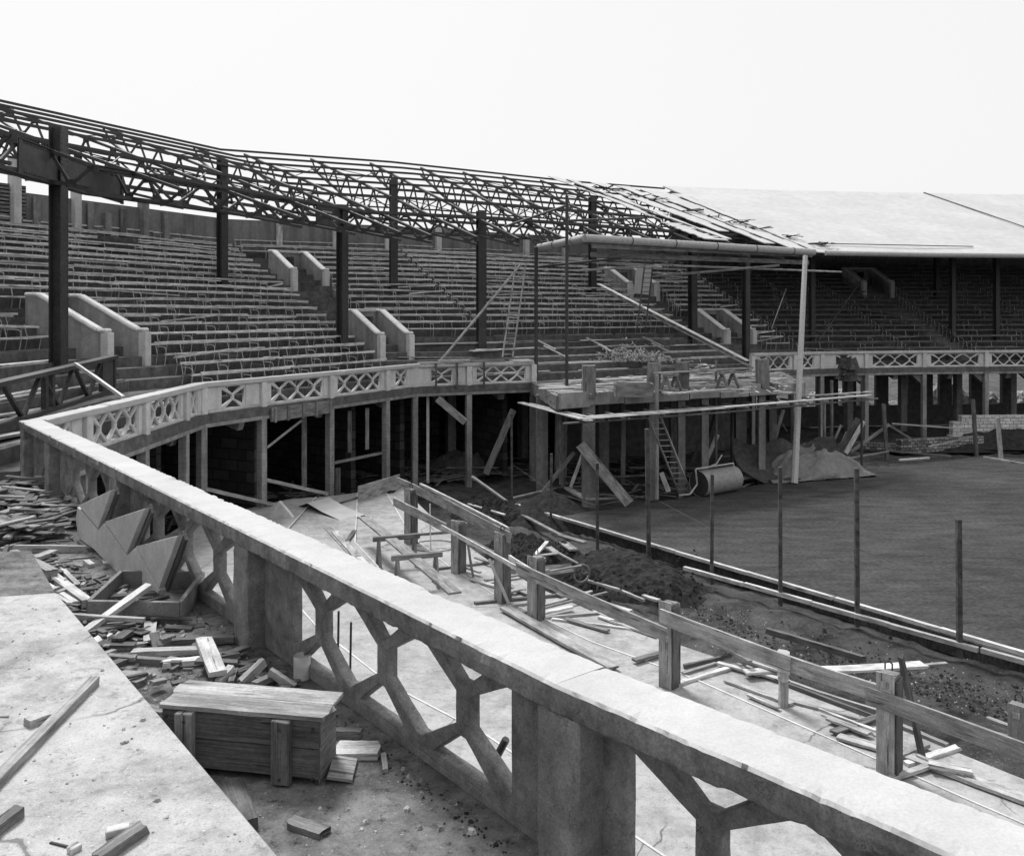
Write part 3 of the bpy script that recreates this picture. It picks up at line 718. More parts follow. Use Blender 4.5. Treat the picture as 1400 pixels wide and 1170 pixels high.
# ================================================================== STEEL ROOF FRAME
RF = thing('roof_frame', pt(3, .5, 4, 5), 'bare dark riveted steel roof frame of columns, lattice girders and trusses, roofing stripped off', 'roof frame')
def ibeam(mb, p, q, w, h, up=UP):
    p = V(p); q = V(q); x = (q - p).normalized(); y = up.cross(x).normalized(); z = x.cross(y)
    mb.bar(p + z * (h / 2 - .012), q + z * (h / 2 - .012), w, .024, up); mb.bar(p - z * (h / 2 - .012), q - z * (h / 2 - .012), w, .024, up); mb.bar(p, q, .02, h - .05, up)
def steelcol(px, d, i=None, t=None, w=.42, ztop=None, rivets=False, ext=.9):
    if i is None: i, t = find(px, d)
    a = sdir(i); a3 = V((a.x, a.y, 0)); n = V((-a.y, a.x, 0)); p = pt(i, t, d); z0 = tz(d) - .05; z1 = ztop or rz(d) + ext; mb = MB()
    mb.bar(p + UP * z0 + n * -.17, p + UP * z1 + n * -.17, w, .03, up=n); mb.bar(p + UP * z0 + n * .17, p + UP * z1 + n * .17, w, .03, up=n)
    mb.bar(p + UP * z0, p + UP * z1, .05, .34, up=n)
    mb.bar(p + UP * z0 + a3 * (w / 2 - .03), p + UP * z1 + a3 * (w / 2 - .03), .03, .30, up=n)
    if rivets:
        for k in range(int((z1 - z0) / .16)):
            for s_ in (-.1, .1): mb.bar(p + UP * (z0 + .1 + k * .16) + n * s_ + a3 * (w / 2 - .02), p + UP * (z0 + .1 + k * .16) + n * s_ + a3 * (w / 2 + .01), .035, .035)
            for s_ in (-.16, .16): mb.bar(p + UP * (z0 + .1 + k * .16) + a3 * s_ - n * .18, p + UP * (z0 + .1 + k * .16) + a3 * s_ - n * .2, .035, .035)
    mb.build('column', 'steel', RF); mb = MB(); mb.bar(p + UP * (z0), p + UP * (z0 + .12), w + .2, .62, up=n); mb.build('base_plate', 'steel', RF)
    return p
steelcol(80, 4.0, w=.46, rivets=True, ztop=12.9)
steelcol(468, 4.0, ztop=12.2); steelcol(658, 4.0, ztop=12.4); steelcol(947, 4.0, ztop=12.3); steelcol(1020, 1.6, w=.3, ztop=11.0)
for px in (304, 538, 810): steelcol(px, 10.8, w=.40, ext=.35)
for px in (1302, 1362, 1110): steelcol(px, 4.0, w=.26, ext=-.3)
for (i, t, d) in ((8, .5, 4), (7, .7, 10.8)): steelcol(0, d, i, t, w=.26, ext=-.3)
# longitudinal girder on the front columns
G0, G1 = 11.1, 12.1
def girder_pts():
    pts = []
    pts.append(pt(0, .93, 4.0)); 
    for i in range(1, 5):
        pts.append(pt(i, 0, 4.0))
    pts.append(pt(5, 0, 4.0)); pts.append(pt(6, 0, 4.0)); return pts
gp = girder_pts()
plates = []
for px in (80, 468): i, t = find(px, 4.0); plates.append(pt(i, t, 4.0))
for a, b in zip(gp, gp[1:]):
    L = (b - a).length; x = (b - a) / L; mb = MB(); n = V((-x.y, x.x, 0))
    for z in (G0 + .06, G1 - .06):
        mb.bar(a + UP * (z + (.05 if z > 11.6 else -.05)), b + UP * (z + (.05 if z > 11.6 else -.05)), .3, .025); mb.bar(a + UP * z - n * .06, b + UP * z - n * .06, .02, .15); mb.bar(a + UP * z + n * .06, b + UP * z + n * .06, .02, .15)
    mb.build('girder_chord', 'steel', RF)
    mb = MB(); k = max(2, round(L / 1.15)); k += k % 2
    for j in range(k):
        cc = a + x * (L * (j + .5) / k)
        if any(-(2.5 if kk == 0 else 1.9) < (cc - pl_).dot(x) < (4.3 if kk == 0 else .1) and abs((cc - pl_).dot(n)) < 1.2 for kk, pl_ in enumerate(plates)): continue
        p = a + x * (L * j / k); q = a + x * (L * (j + 1) / k); z0, z1 = (G0 + .1, G1 - .1) if j % 2 else (G1 - .1, G0 + .1)
        mb.bar(p + UP * z0, q + UP * z1, .07, .09)
        mb.bar(p + UP * z0 - n * .08, p + x * .01 + UP * z0 - n * .05, .34, .26)
    mb.build('girder_bracing', 'steel_web', RF)
def plate_span(c, l0, l1, tilt=0):
    # solid riveted web either side of a column
    best = min(range(len(gp) - 1), key=lambda k: abs(((c - gp[k]).cross(gp[k + 1] - gp[k])).length / (gp[k + 1] - gp[k]).length) + (0 if 0 <= (c - gp[k]).dot((gp[k + 1] - gp[k]).normalized()) <= (gp[k + 1] - gp[k]).length else 99))
    x = (gp[best + 1] - gp[best]).normalized(); n = V((-x.y, x.x, 0)); mb = MB()
    p = c - x * l0 - n * .075; q = c + x * l1 - n * .075; mb.bar(p + UP * (G0 + G1) / 2, q + UP * (G0 + G1) / 2, .03, G1 - G0 - .05)
    mb.build('girder_plate', 'steel_web', RF); mb = MB()
    for e in (-l0 + .05, l1 - .05): mb.bar(c + x * e - n * .1 + UP * G0, c + x * e - n * .1 + UP * G1, .16, .06, up=n)
    for k in range(int((l0 + l1) / .13)):
        for z in (G0 + .09, G1 - .09): mb.bar(c + x * (-l0 + .05 + k * .13) - n * .09 + UP * z, c + x * (-l0 + .05 + k * .13) - n * .11 + UP * z, .04, .04)
    mb.build('stiffener', 'steel', RF)
plate_span(plates[0], 2.4, 4.3); plate_span(plates[1], 1.9, .2)
c_ = plates[1]; x_ = (gp[3] - gp[2]).normalized(); n_ = V((-x_.y, x_.x, 0)); mb = MB()
for r_, (z_, l0, l1) in enumerate(((11.78, -1.5, -.9), (11.62, -1.65, -1.25), (11.62, -.8, -.5), (11.46, -.75, -.5))):
    x0_ = l0
    while x0_ < l1: w_ = ru(.04, .09); mb.bar(c_ + x_ * x0_ - n_ * .098 + UP * z_, c_ + x_ * (x0_ + w_) - n_ * .098 + UP * (z_ + ru(-.01, .01)), .006, ru(.05, .1)); x0_ += w_ + .035
mb.build('paint_mark', 'conc_light', RF)
# radial trusses
def truss(i, t, d0=-.2, d1=17.6, nb=11, mat='steel'):
    a = pt(i, t, d0); b = pt(i, t, d1); n = (b - a).normalized()
    def T(f): d = d0 + (d1 - d0) * f; return a + (b - a) * f + UP * rz(d)
    def dep(f):
        d = d0 + (d1 - d0) * f; return min(1.55, .3 + .15 * max(0, d)) if d < 11 else max(.4, 1.55 - (d - 11) * .16)
    def Bt(f): return T(f) - UP * dep(f)
    mb = MB(); m2 = MB()
    fs = [k / nb for k in range(nb + 1)]
    mb.bar(T(0), T(1), .15, .11); 
    bs = [0] + [(k + .5) / nb for k in range(nb)] + [1]
    for f, g in zip(bs, bs[1:]): mb.bar(Bt(f), Bt(g), .14, .1)
    mb.build('truss_chord', mat, RF)
    seq = []
    for k in range(nb): seq += [T(fs[k]), Bt((k + .5) / nb)]
    seq.append(T(1))
    for p, q in zip(seq, seq[1:]): m2.bar(p, q, .06, .085)
    for k in range(nb): 
        c = Bt((k + .5) / nb); m2.bar(c - n * .17 + UP * .06, c + n * .17 + UP * .06, .03, .22)
        c = T(fs[k]); m2.bar(c - n * .17 - UP * .08, c + n * .17 - UP * .08, .03, .22)
    m2.build('truss_web', mat, RF)
for i, ts, d0 in ((1, (.1, .42, .8), 2.6), (2, (.12, .38, .64, .9), -.1), (3, (.12, .5, .86), -.1), (4, (.14, .36, .58, .8), .4), (5, (.02, .5), .3)):
    for t in ts: truss(i, t, d0 if not (i == 2 and t < .2) else 2.0)
def purlin(i, d, t0=0, t1=1, w=.08, h=.13, z=None):
    mb = MB(); zz = rz(d) + .13 if z is None else z; p = pt(i, t0, d, zz); q = pt(i, t1, d, zz); x = (q - p).normalized(); n = V((-x.y, x.x, 0))
    mb.bar(p, q, .02, h); mb.bar(p + UP * (h / 2 - .01) + n * .04, q + UP * (h / 2 - .01) + n * .04, w, .02); mb.bar(p - UP * (h / 2 - .01) - n * .04, q - UP * (h / 2 - .01) - n * .04, w, .02)
    mb.build('purlin', 'steel', RF)
for i in (0, 1, 2, 3, 4, 5):
    for k, d in enumerate((0, 1.6, 3.4, 5.2, 7.0, 8.8, 10.6, 12.4, 14.2, 16.0, 17.9)):
        if d in (1.6, 5.2, 8.8) or (i <= 1 and d in (3.4, 12.4)): continue
        if i <= 2 and d < 3: continue
        if i == 3 and d < 1.7: continue
        t0, t1 = 0, 1
        if i == 0: t0 = .90
        if i == 2 and d < 5.3: t0 = .15
        purlin(i, d, t0, t1)
# lower longitudinal ties on the rear column line and mid line
for i in (1, 2, 3, 4, 5):
    for d, zc, h in ((10.7, rz(10.7) - .95, .55), (7.4, rz(7.4) - 1.1, .14), (14.2, rz(14.2) - .9, .14)):
        a = pt(i, 0, d, zc); b = pt(i, 1, d, zc); mb = MB(); L = (b - a).length; x = (b - a) / L
        if h > .3:
            mb.bar(a + UP * h / 2, b + UP * h / 2, .16, .07); mb.bar(a - UP * h / 2, b - UP * h / 2, .16, .07); k = max(2, int(L / .9))
            for j in range(k): mb.bar(a + x * (L * j / k) + UP * (h / 2 if j % 2 else -h / 2), a + x * (L * (j + 1) / k) + UP * (-h / 2 if j % 2 else h / 2), .05, .06)
        else: mb.bar(a, b, .1, h)
        mb.build('tie_girder', 'steel', RF)
# sway rods between trusses (seen against the sky)
for i, ts in ((1, (.1, .42, .8)), (2, (.12, .38, .64, .9)), (3, (.12, .5, .86)), (4, (.14, .36, .58, .8))):
    for t, u in zip(ts, ts[1:]):
        mb = MB()
        for d, e in ((5, 9), (12, 16)): mb.bar(pt(i, t, d, rz(d) - .1), pt(i, u, e, rz(e) - .1), .04, .04); mb.bar(pt(i, u, d, rz(d) - .1), pt(i, t, e, rz(e) - .1), .04, .04)
        mb.build('sway_rod', 'steel', RF)

# ================================================================== WHITE ROOF ON THE FAR STAND
WR = thing('roof', pt(7, .5, 6, 10.7), 'broad smooth white roof over the distant stand, thin seam line, pale gutter along the eave', 'roof')
for i, t0 in ((6, 0), (7, 0), (8, 0)):
    mb = MB(); rows = 9; cols = 10
    for r_ in range(rows + 1):
        for c in range(cols + 1):
            d = -.35 + (18.2 + .35) * r_ / rows; p = pt(i, c / cols, d, rz(d) + .27 + .03 * noise.noise(V((c * .7 + i * 9, r_ * .6, 1)))); mb.v.append(p)
    nn = len(mb.v); mb.v += [v - UP * .1 for v in mb.v]
    W = cols + 1
    for r_ in range(rows):
        for c in range(cols):
            a = r_ * W + c; mb.quad([a, a + 1, a + W + 1, a + W], [(0, 0)] * 4); mb.quad([nn + a, nn + a + W, nn + a + W + 1, nn + a + 1], [(0, 0)] * 4)
    for r_ in range(rows):
        for c in (0, cols): a = r_ * W + c; mb.quad([a, a + W, nn + a + W, nn + a], [(0, 0)] * 4)
    for c in range(cols):
        for r_ in (0, rows): a = r_ * W + c; mb.quad([a, a + 1, nn + a + 1, nn + a], [(0, 0)] * 4)
    mb.build('roof_sheet', 'roof', WR)
    mb = MB(); mb.tube(pt(i, 0, -.4, EZ + .08), pt(i, 1, -.4, EZ + .08), .15, 10); mb.build('gutter', 'gutter', WR, smooth=False)
mb = MB(); mb.bar(pt(8, .0, -.3, EZ + .30), pt(8, .0, 18.1, RZ + .36), .1, .05); mb.build('seam', 'steel_web', WR)
mb = MB(); mb.bar(pt(6, .02, 1.2, rz(1.2) + .36), pt(7, .35, 1.1, rz(1.1) + .36), .07, .05); mb.build('ridge_bar', 'steel_web', WR)
for i in (6, 7, 8):
    for k in range(4):
        p = pt(i, (k + .5) / 4, 0); mb = MB(); mb.bar(pt(i, (k + .5) / 4, -.2, EZ), pt(i, (k + .5) / 4, 17.8, RZ - .1), .12, .22); mb.bar(pt(i, (k + .5) / 4, .2, EZ - .1), pt(i, (k + .5) / 4, 17, EZ + 3.2), .1, .12); mb.build('rafter', 'steel', WR)
# remaining strips of roofing over the open bay
SLB = ['long pale roofing strip running down from the ridge, left of its neighbours', 'second pale roofing strip, broken short halfway down the slope', 'third pale roofing strip reaching down toward the gutter', 'fourth pale roofing strip with ragged dark edges', 'fifth roofing strip, the widest, beside the finished white roof', 'short pale roofing piece low on the slope above the gutter', 'last roofing strip running to the end of the gutter']
STR = [(4, .865, .90, 5.5, 18), (4, .955, .998, 1.6, 17.6), (5, .14, .30, 3.5, 17.2), (5, .36, .50, 1.0, 16.6), (5, .56, .80, -.2, 15.8), (4, .83, .93, 1.2, 4.8), (5, .85, .985, -.6, 15.0)]
for (i, t0, t1, d0, d1), lb in zip(STR, SLB):
    mb = MB(); n_ = 14
    for k in range(n_):
        a0 = d0 + (d1 - d0) * k / n_; a1 = d0 + (d1 - d0) * (k + 1) / n_ - .01
        e0 = ru(-.012, .012); e1 = ru(-.03, .03); z0, z1 = rz(a0) + .27, rz(a1) + .27
        if 3 < k < 9 and STR.index((i, t0, t1, d0, d1)) == 99: continue
        q = [pt(i, t0 + e0, a0, z0), pt(i, t1 + e1, a0, z0), pt(i, t1 + e1, a1, z1), pt(i, t0 + e0, a1, z1)]; mb.prism(q, (0, 0, .05))
    tag(mb.build('roofing_strip', 'roof'), lb, 'roofing')
def scrap(name, c, n, r, mat, lb, cat, sz=(.3, 1.4), group=None, zr=.25, kind=None, th=.03):
    mb = MB()
    for _ in range(n):
        a = ru(0, 6.28); p = V(c) + V((ru(-r, r), ru(-r, r), ru(0, zr))); L = ru(*sz); dv_ = V((math.cos(a), math.sin(a), ru(-.2, .2))) * L / 2; mb.bar(p - dv_, p + dv_, ru(.05, .16), ru(th * .6, th * 1.6), jit=.02)
    o = mb.build(name, mat); tag(o, lb, cat, group, kind); return o
for k in range(9):
    t = .08 + k * .1; d = 15.8 - k * 1.6 + ru(-1, 1)
    scrap('torn_roofing', pt(5, t, d, rz(d) + .3), 7, .55, 'char', None, None, (.4, 1.5), kind='stuff', zr=.15)['label'] = 'dark torn roofing felt and battens lying along the broken roof edge'
scrap('torn_roofing', pt(6, .12, .9, rz(.9) + .4), 8, .5, 'char', 'small heap of dark scrap lying low on the white roof by the eave', None, kind='stuff', zr=.1)
# gutter pushed forward round the platform, canopy behind it
g = [R(735, 339, 42.6), R(800, 325.5, 38.2), R(1113, 345, 44.2)]
GT = thing('gutter', g[1], 'pale bent half round gutter hung over the unfinished platform', 'gutter')
for a, b in zip(g, g[1:]):
    mb = MB(); L = (b - a).length; k = int(L / 2.4)
    mb.tube(a, b, .17, 14); mb.build('gutter_pipe', 'gutter', GT, smooth=False)
    for j in range(1, k + 1): mb = MB(); c = a.lerp(b, j / (k + .6)); x = (b - a).normalized(); mb.tube(c - x * .025, c + x * .025, .183, 14); mb.build('joint_band', 'steel_web', GT)
mb = MB(); x1_ = (g[1] - g[0]).normalized(); x2_ = (g[2] - g[1]).normalized(); mb.path([g[1] - x1_ * .12, g[1] + (x2_ - x1_) * .02, g[1] + x2_ * .12], .178, 14); mb.build('elbow', 'gutter', GT)
CN = thing('canopy', g[1], 'dark boarded eave canopy behind the bent gutter', 'canopy')
ep = [pt(4, .0, 1.0, 11.0), pt(4, .45, 1.0, 11.05), pt(5, 0, 1.2, 11.05)]
for k in range(30):
    f = k / 30; a = g[1].lerp(g[2], f); b = pt(4, .28 + .70 * f, 1.4, 11.1); mb = MB()
    if rnd() < .15: continue
    mb.bar(a + UP * .05, b, .34, .03, jit=.03); mb.build('board', 'wood_d' if rnd() < .6 else 'wood_m', CN)
for k in range(8):
    f = k / 7; a = g[0].lerp(g[1], f); b = pt(4, .04 + .22 * f, 1.4, 11.1); mb = MB(); mb.bar(a + UP * .02, b, .06, .1); mb.build('rafter', 'wood_d', CN)
for z, o_ in ((10.25, .3), (9.9, .8)):
    mb = MB(); mb.bar(g[1] + V((.3, o_, z - g[1].z)), g[2] + V((0, o_, z - g[2].z)), .05, .22); mb.build('fascia_board', 'wood_m', CN)

# ================================================================== LOOSE THINGS
def plank(p, q, w, t, mat, label, name='plank', cat=None, lift=True, bev=.004, jit=None, up=UP, group=None):
    p = V(p); q = V(q)
    if lift: p = p + UP * t / 2; q = q + UP * t / 2
    mb = MB(); nr_ = p.xy.length < 27 and (q - p).length > .12
    (mb.wbar(p, q, w, t, up=up, amp=.003 if p.xy.length < 14 else .006) if nr_ else mb.bar(p, q, w, t, up=up, jit=.012 if jit is None else jit)); o = mb.build(name, mat, bevel=0 if nr_ else bev); return tag(o, label, cat or name.replace('_', ' '), group)
def D(x1, y1, x2, y2, w, t, z, mat, label, name='plank', **k):
    z1, z2 = z if isinstance(z, tuple) else (z, z); return plank(P(x1, y1, z1), P(x2, y2, z2), w, t, mat, label, name, **k)
B = DK + .3
# --- lower left, on the slabs
D(-14, 1084, 128, 937, .075, .06, B, 'wood', 'long square batten lying across the pale slab at lower left', 'batten')
D(37, 993, 66, 983, .09, .05, B, 'wood_l', 'small pale block touching the long batten on the slab', 'wood_block')
D(-6, 1140, 26, 1116, .07, .06, B, 'wood_m', 'broken dark block at the left edge of the pale slab', 'wood_block')
D(138, 1178, 192, 1141, .07, .055, B, 'wood_m', 'splintered block crossing the bottom edge of the photo on the slab', 'wood_block')
D(146, 1143, 176, 1136, .06, .04, B, 'wood_l', 'pale offcut beside the splintered block at the bottom edge', 'offcut')
D(68, 1152, 92, 1158, .015, .012, B, 'wood_d', 'thin dark twig on the pale slab near the bottom', 'twig')
D(-4, 980, 11, 980, .02, .012, B, 'wood', 'tiny splinter on the slab at the left edge', 'splinter')
D(93, 1168, 110, 1158, .05, .03, B, 'wood_l', 'small pale chip by the thin twig', 'offcut')
# --- crate (a slatted form box)
c = P(232, 1012, DN); c2 = P(436, 1073, DN)
ctr = V((-1.78, 6.06, DN)); CR = thing('wooden_crate', ctr, 'big weathered wooden form box lying on the deck beside the balustrade, two cleats in front', 'box')
a = V((-2.50, 6.26, DN)); b = V((-1.33, 6.05, DN)); x = (b - a).normalized(); n = V((-x.y, x.x, 0)); L = (b - a).length
def cb(u, v, z): return a + x * u + n * v + UP * z
mb = MB(); mb.wbar(cb(-.01, .1, .475), cb(L + .01, .1, .475), .205, .03, broken=.3, bow=.003); mb.build('lid_board', 'wood', CR); mb = MB(); mb.wbar(cb(-.02, .31, .476), cb(L + .015, .31, .476), .21, .03, broken=.3, bow=.003); mb.build('lid_board', 'wood', CR, bevel=.004)
mb = MB(); mb.wbar(cb(0, .03, .36), cb(L - .01, .03, .36), .03, .195, bow=.002, broken=0); mb.build('front_board', 'wood_d', CR, bevel=.003)
mb = MB(); mb.wbar(cb(0, .025, .155), cb(L - .01, .025, .155), .03, .20, bow=.002, broken=0); mb.build('front_board', 'wood_d', CR, bevel=.003)
mb = MB(); mb.bar(cb(0, .37, .23), cb(L - .03, .37, .23), .03, .44); mb.build('back_board', 'wood_m', CR)
for u in (.0, L - .03): mb = MB(); mb.bar(cb(u, .045, .23), cb(u, .355, .23), .03, .45); mb.build('end_board', 'wood_m', CR, bevel=.003)
for u in (.13, L - .33): mb = MB(); mb.bar(cb(u + .06, -.015, .01), cb(u + .06, -.015, .455), .135, .06, up=n, jit=.008); mb.build('cleat', 'wood_m', CR, bevel=.006)
for u in (.03, L - .05, .2, L - .27):
    for z_ in (.06, .40): mb = MB(); c_ = cb(u, .0 if u in (.03, L - .05) else -.05, z_); mb.tube(c_ + n * .02, c_ - n * .006, .009, 8); mb.build('bolt_head', 'steel', CR)
mb = MB(); mb.bar(cb(L + .0, .2, .05), cb(L + .17, .24, .02), .3, .025); mb.build('loose_flap', 'wood', CR, bevel=.003)
# --- scattered boards round the crate
D(314, 1080, 334, 1136, .17, .07, DN, 'wood_d', 'short dark board end standing out below the box', 'board')
D(335, 1098, 341, 1120, .05, .05, DN, 'wood_m', 'thin strip lying against the short dark board below the box', 'offcut')
D(402, 1128, 440, 1140, .1, .035, DN, 'wood_m', 'curled broken chip on the dusty deck below the box', 'wood_chip')
D(463, 1030, 512, 1030, .2, .05, DN, 'wood_l', 'square pale board right of the box, grit on it', 'board')
D(440, 1006, 494, 1008, .07, .06, DN, 'wood_m', 'dark edged timber behind the square pale board', 'timber')
D(524, 1034, 527, 1056, .04, .03, DN, 'wood', 'little upright offcut by the foot of the balustrade', 'offcut')
D(86, 843, 197, 850, .05, .04, DN + .14, 'wood', 'thin pale stick resting across the boards above the trough', 'stick')
D(110, 871, 204, 803, .11, .045, (DN + .02, DN + .34), 'wood_l', 'long pale plank propped up diagonally over the rim of the trough', 'plank')
D(205, 879, 206, 853, .12, .04, DN + .02, 'wood_l', 'short pale board with nail holes, pointing at the camera', 'board')
D(114, 892, 146, 874, .12, .06, DN + .02, 'wood_l', 'pale block with a bent nail by the slab corner', 'wood_block')
D(148, 903, 222, 909, .07, .06, DN, 'wood_m', 'dark rounded timber beside the pale nailed plank', 'timber')
D(150, 889, 196, 885, .06, .05, DN, 'wood', 'short grey timber touching the edge of the slab', 'timber')
D(181, 896, 273, 892, .10, .05, DN + .03, 'wood', 'grey plank lying behind the pale nailed plank', 'plank')
D(227, 911, 324, 900, .10, .05, DN + .02, 'wood_l', 'pale nailed plank under the short crossing board', 'plank')
D(237, 882, 320, 877, .07, .06, DN + .02, 'wood_d', 'dark timber running to the foot of the first post', 'timber')
D(220, 884, 238, 878, .06, .08, DN, 'wood_m', 'stubby block left of the dark timber', 'wood_block')
D(279, 878, 298, 924, .15, .045, DN + .09, 'wood_l', 'short pale board laid over two planks near the first post', 'board')
D(299, 938, 317, 917, .07, .06, (DN, DN + .08), 'wood_l', 'pale stub tilted behind the left end of the box', 'offcut')
D(331, 938, 358, 912, .07, .07, (DN, DN + .12), 'wood', 'grey block leaning behind the middle of the box', 'wood_block')
D(316, 938, 322, 920, .05, .05, DN + .02, 'wood_m', 'small dark stub between two leaning blocks behind the box', 'offcut')
D(348, 940, 377, 926, .07, .05, DN + .06, 'wood', 'rough chunk lying behind the box lid', 'wood_block')
D(369, 922, 402, 944, .05, .06, (DN + .12, DN), 'wood', 'sloping strip behind the right end of the box', 'strip')
D(192, 972, 222, 980, .09, .06, DN, 'wood_m', 'dark board end jammed between the slab and the box', 'board')
D(160, 928, 196, 934, .2, .05, DN - .0, 'wood', 'broken flat piece by the pale slab edge', 'board')
D(205, 1000, 222, 992, .08, .05, DN, 'wood_l', 'pale wedge beside the left end of the box', 'offcut')
D(150, 915, 175, 905, .09, .05, DN + .0, 'wood_d', 'dark scrap below the grey plank', 'offcut')
# --- trough
tr = P(183, 850, DN); TRO = thing('form_trough', tr, 'low open timber trough below the saw toothed stair form', 'trough')
p0, p1, p2, p3 = P(121, 850, DN), P(246, 852, DN), P(277, 808, DN), P(166, 806, DN)
for (u, v) in ((p0, p1), (p1, p2), (p2, p3), (p3, p0)): mb = MB(); mb.bar(u + UP * .115, v + UP * .115, .05, .23); mb.build('side_board', 'conc', TRO, bevel=.004)
mb = MB(); mb.prism([p0 + UP * .01, p1 + UP * .01, p2 + UP * .01, p3 + UP * .01], (0, 0, .02)); mb.build('base_board', 'wood_m', TRO)
M['form_pale'] = concrete('limewashed_form', .5, .74, .25, .25, .3)
# --- saw tooth stair form leaning by the rail
A_ = P(107, 742, DN); B_2 = P(214, 823, DN); pn = V((-(B_2 - A_).y, (B_2 - A_).x, 0)).normalized()
def onpl(px, py):
    r = V(((px - 700) / F, 1, -(py - HY) / F)); o = V((0, 0, ZC)); k = (A_ - o).dot(pn) / r.dot(pn); return o + r * k
out_ = [(107, 690), (152, 670), (134, 723), (142, 712), (198, 695), (173, 758), (184, 746), (243, 732), (217, 806), (212, 822), (188, 821), (168, 790), (150, 776), (128, 752), (107, 738), (104, 712)]
fld = V((.779, .627, 0)); ext = pn * .1 if pn.dot(fld) > 0 else -pn * .1
SF = thing('stair_form', A_.lerp(B_2, .5), 'pale saw toothed stair stringer form leaning along the foot of the balustrade', 'stair form')
for tp_ in ([(107, 691), (152, 670), (134, 722)], [(143, 713), (198, 695), (173, 757)], [(185, 747), (243, 732), (217, 804)]):
    mb = MB(); mb.prism([onpl(*p) for p in tp_], ext); mb.build('tooth_board', 'form_pale', SF, bevel=.004)
mb = MB(); mb.prism([onpl(*p) + ext * .06 for p in [(105, 693), (133, 725), (141, 715), (172, 760), (183, 749), (216, 807), (212, 822), (196, 823), (168, 790), (150, 774), (128, 751), (107, 736), (103, 712)]], ext * .88); mb.build('stringer_board', 'form_pale', SF, bevel=.004)
for (x1, y1, x2, y2) in ((107, 741, 122, 752), (128, 762, 148, 775), (168, 800, 183, 812)):
    mb = MB(); mb.bar(onpl(x1, y1 + 4) + ext * .3, onpl(x2, y2 + 4) + ext * .3, .1, .16); mb.build('foot_block', 'conc', SF, bevel=.005)
for (x1, y1, x2, y2) in ((152, 671, 135, 722), (198, 696, 174, 756), (243, 733, 218, 804)):
    mb = MB(); mb.bar(onpl(x1, y1) + ext * .8, onpl(x2, y2) + ext * .8, .035, .13, up=pn.cross(UP)); mb.build('edge_batten', 'wood_d', SF)
# --- left hand timber tangle
D(6, 838, 66, 812, .26, .09, DN + .05, 'wood_l', 'thick pale door like slab of wood at the left edge', 'board')
D(12, 776, 98, 834, .11, .10, DN, 'wood_l', 'long pale timber under the thick board, running toward the trough', 'timber')
D(16, 767, 70, 794, .13, .14, DN + .06, 'wood', 'heavy broken beam lying over the long pale timber', 'beam')
D(66, 789, 119, 830, .11, .09, DN + .03, 'wood_l', 'splintered beam end pointing at the trough', 'beam')
D(80, 777, 106, 804, .06, .06, DN + .02, 'wood_l', 'pale stake with a bent nail beside the splintered beam', 'stake')
D(62, 774, 84, 785, .05, .04, DN + .05, 'wood_d', 'dark splinter touching the pale stake', 'splinter')
D(96, 796, 108, 792, .07, .05, DN + .02, 'wood_m', 'small notched block right of the pale stake', 'wood_block')
D(8, 754, 114, 755, .05, .09, DN, 'wood_l', 'straight pale edged batten lying level across the litter', 'batten')
D(-6, 772, 12, 780, .12, .16, DN, 'wood', 'box corner cut by the left edge of the photo', 'board')
D(-8, 815, 10, 775, .05, .28, DN, 'wood_d', 'dark upright board at the extreme left', 'board')
D(20, 708, 49, 676, .12, .1, (DN, DN + .18), 'wood_d', 'charred beam tilted up in the upper left litter', 'beam')
D(-8, 674, 25, 663, .1, .06, DN + .12, 'wood_l', 'pale board above the charred beam, by the corner post', 'board')
D(-4, 700, 18, 684, .22, .16, DN, 'wood_m', 'chunky brown block in the upper left litter', 'wood_block')
D(32, 711, 54, 707, .08, .05, DN + .08, 'wood_l', 'pale short slat, lower of two in the litter', 'slat')
D(38, 702, 60, 697, .08, .05, DN + .1, 'wood_l', 'pale short slat, upper of two in the litter', 'slat')
D(58, 694, 80, 702, .2, .08, DN + .1, 'wood', 'flat grey block at the foot of the second post', 'wood_block')
D(43, 722, 72, 720, .09, .05, DN + .1, 'wood_l', 'pale curled strip in the middle of the litter heap', 'strip')
D(-6, 730, 22, 740, .08, .04, DN + .04, 'wood_l', 'pale blade of wood at the left edge', 'splinter')
D(5, 752, 40, 741, .05, .04, DN + .06, 'wood', 'grey stick above the level batten', 'stick')
D(60, 735, 82, 732, .1, .05, DN + .02, 'wood_d', 'dark plank end right of the curled strip', 'plank')
D(0, 735, 60, 752, .2, .04, DN, 'wood_d', 'wide dark board sunk in the litter', 'board')
D(50, 765, 72, 757, .14, .05, DN + .02, 'wood_l', 'pale split chunk right above the heavy beam', 'wood_block')
D(118, 770, 126, 776, .07, .05, DN, 'wood_l', 'tiny pale cube near the stair form', 'wood_block')
D(94, 765, 130, 762, .03, .02, DN, 'wood', 'thin lath on the dark floor by the stair form', 'lath')
def rocks(name, fn, n, mat, lb, s0=.01, s1=.04, kind='stuff', flat=.6):
    mb = MB()
    for _ in range(n):
        c = fn(); 
        if c is None: continue
        s_ = ru(s0, s1) * (1 if rnd() < .85 else 1.8); b0 = len(mb.v); k = 5; rot = ru(0, 6.28)
        for j in range(k): aa = rot + 6.283 * j / k; mb.v.append(c + V((math.cos(aa) * s_ * ru(.7, 1.3), math.sin(aa) * s_ * ru(.7, 1.3), -.002)))
        for j in range(k): aa = rot + .3 + 6.283 * j / k; mb.v.append(c + V((math.cos(aa) * s_ * ru(.4, .8), math.sin(aa) * s_ * ru(.4, .8), s_ * ru(flat * .6, flat * 1.5))))
        for j in range(k): j2 = (j + 1) % k; mb.quad([b0 + j, b0 + j2, b0 + k + j2, b0 + k + j], [(0, 0)] * 4)
        mb.quad([b0 + k + j for j in range(k)], [(0, 0)] * k)
    o = mb.build(name, mat); o['kind'] = kind; o['label'] = lb; return o
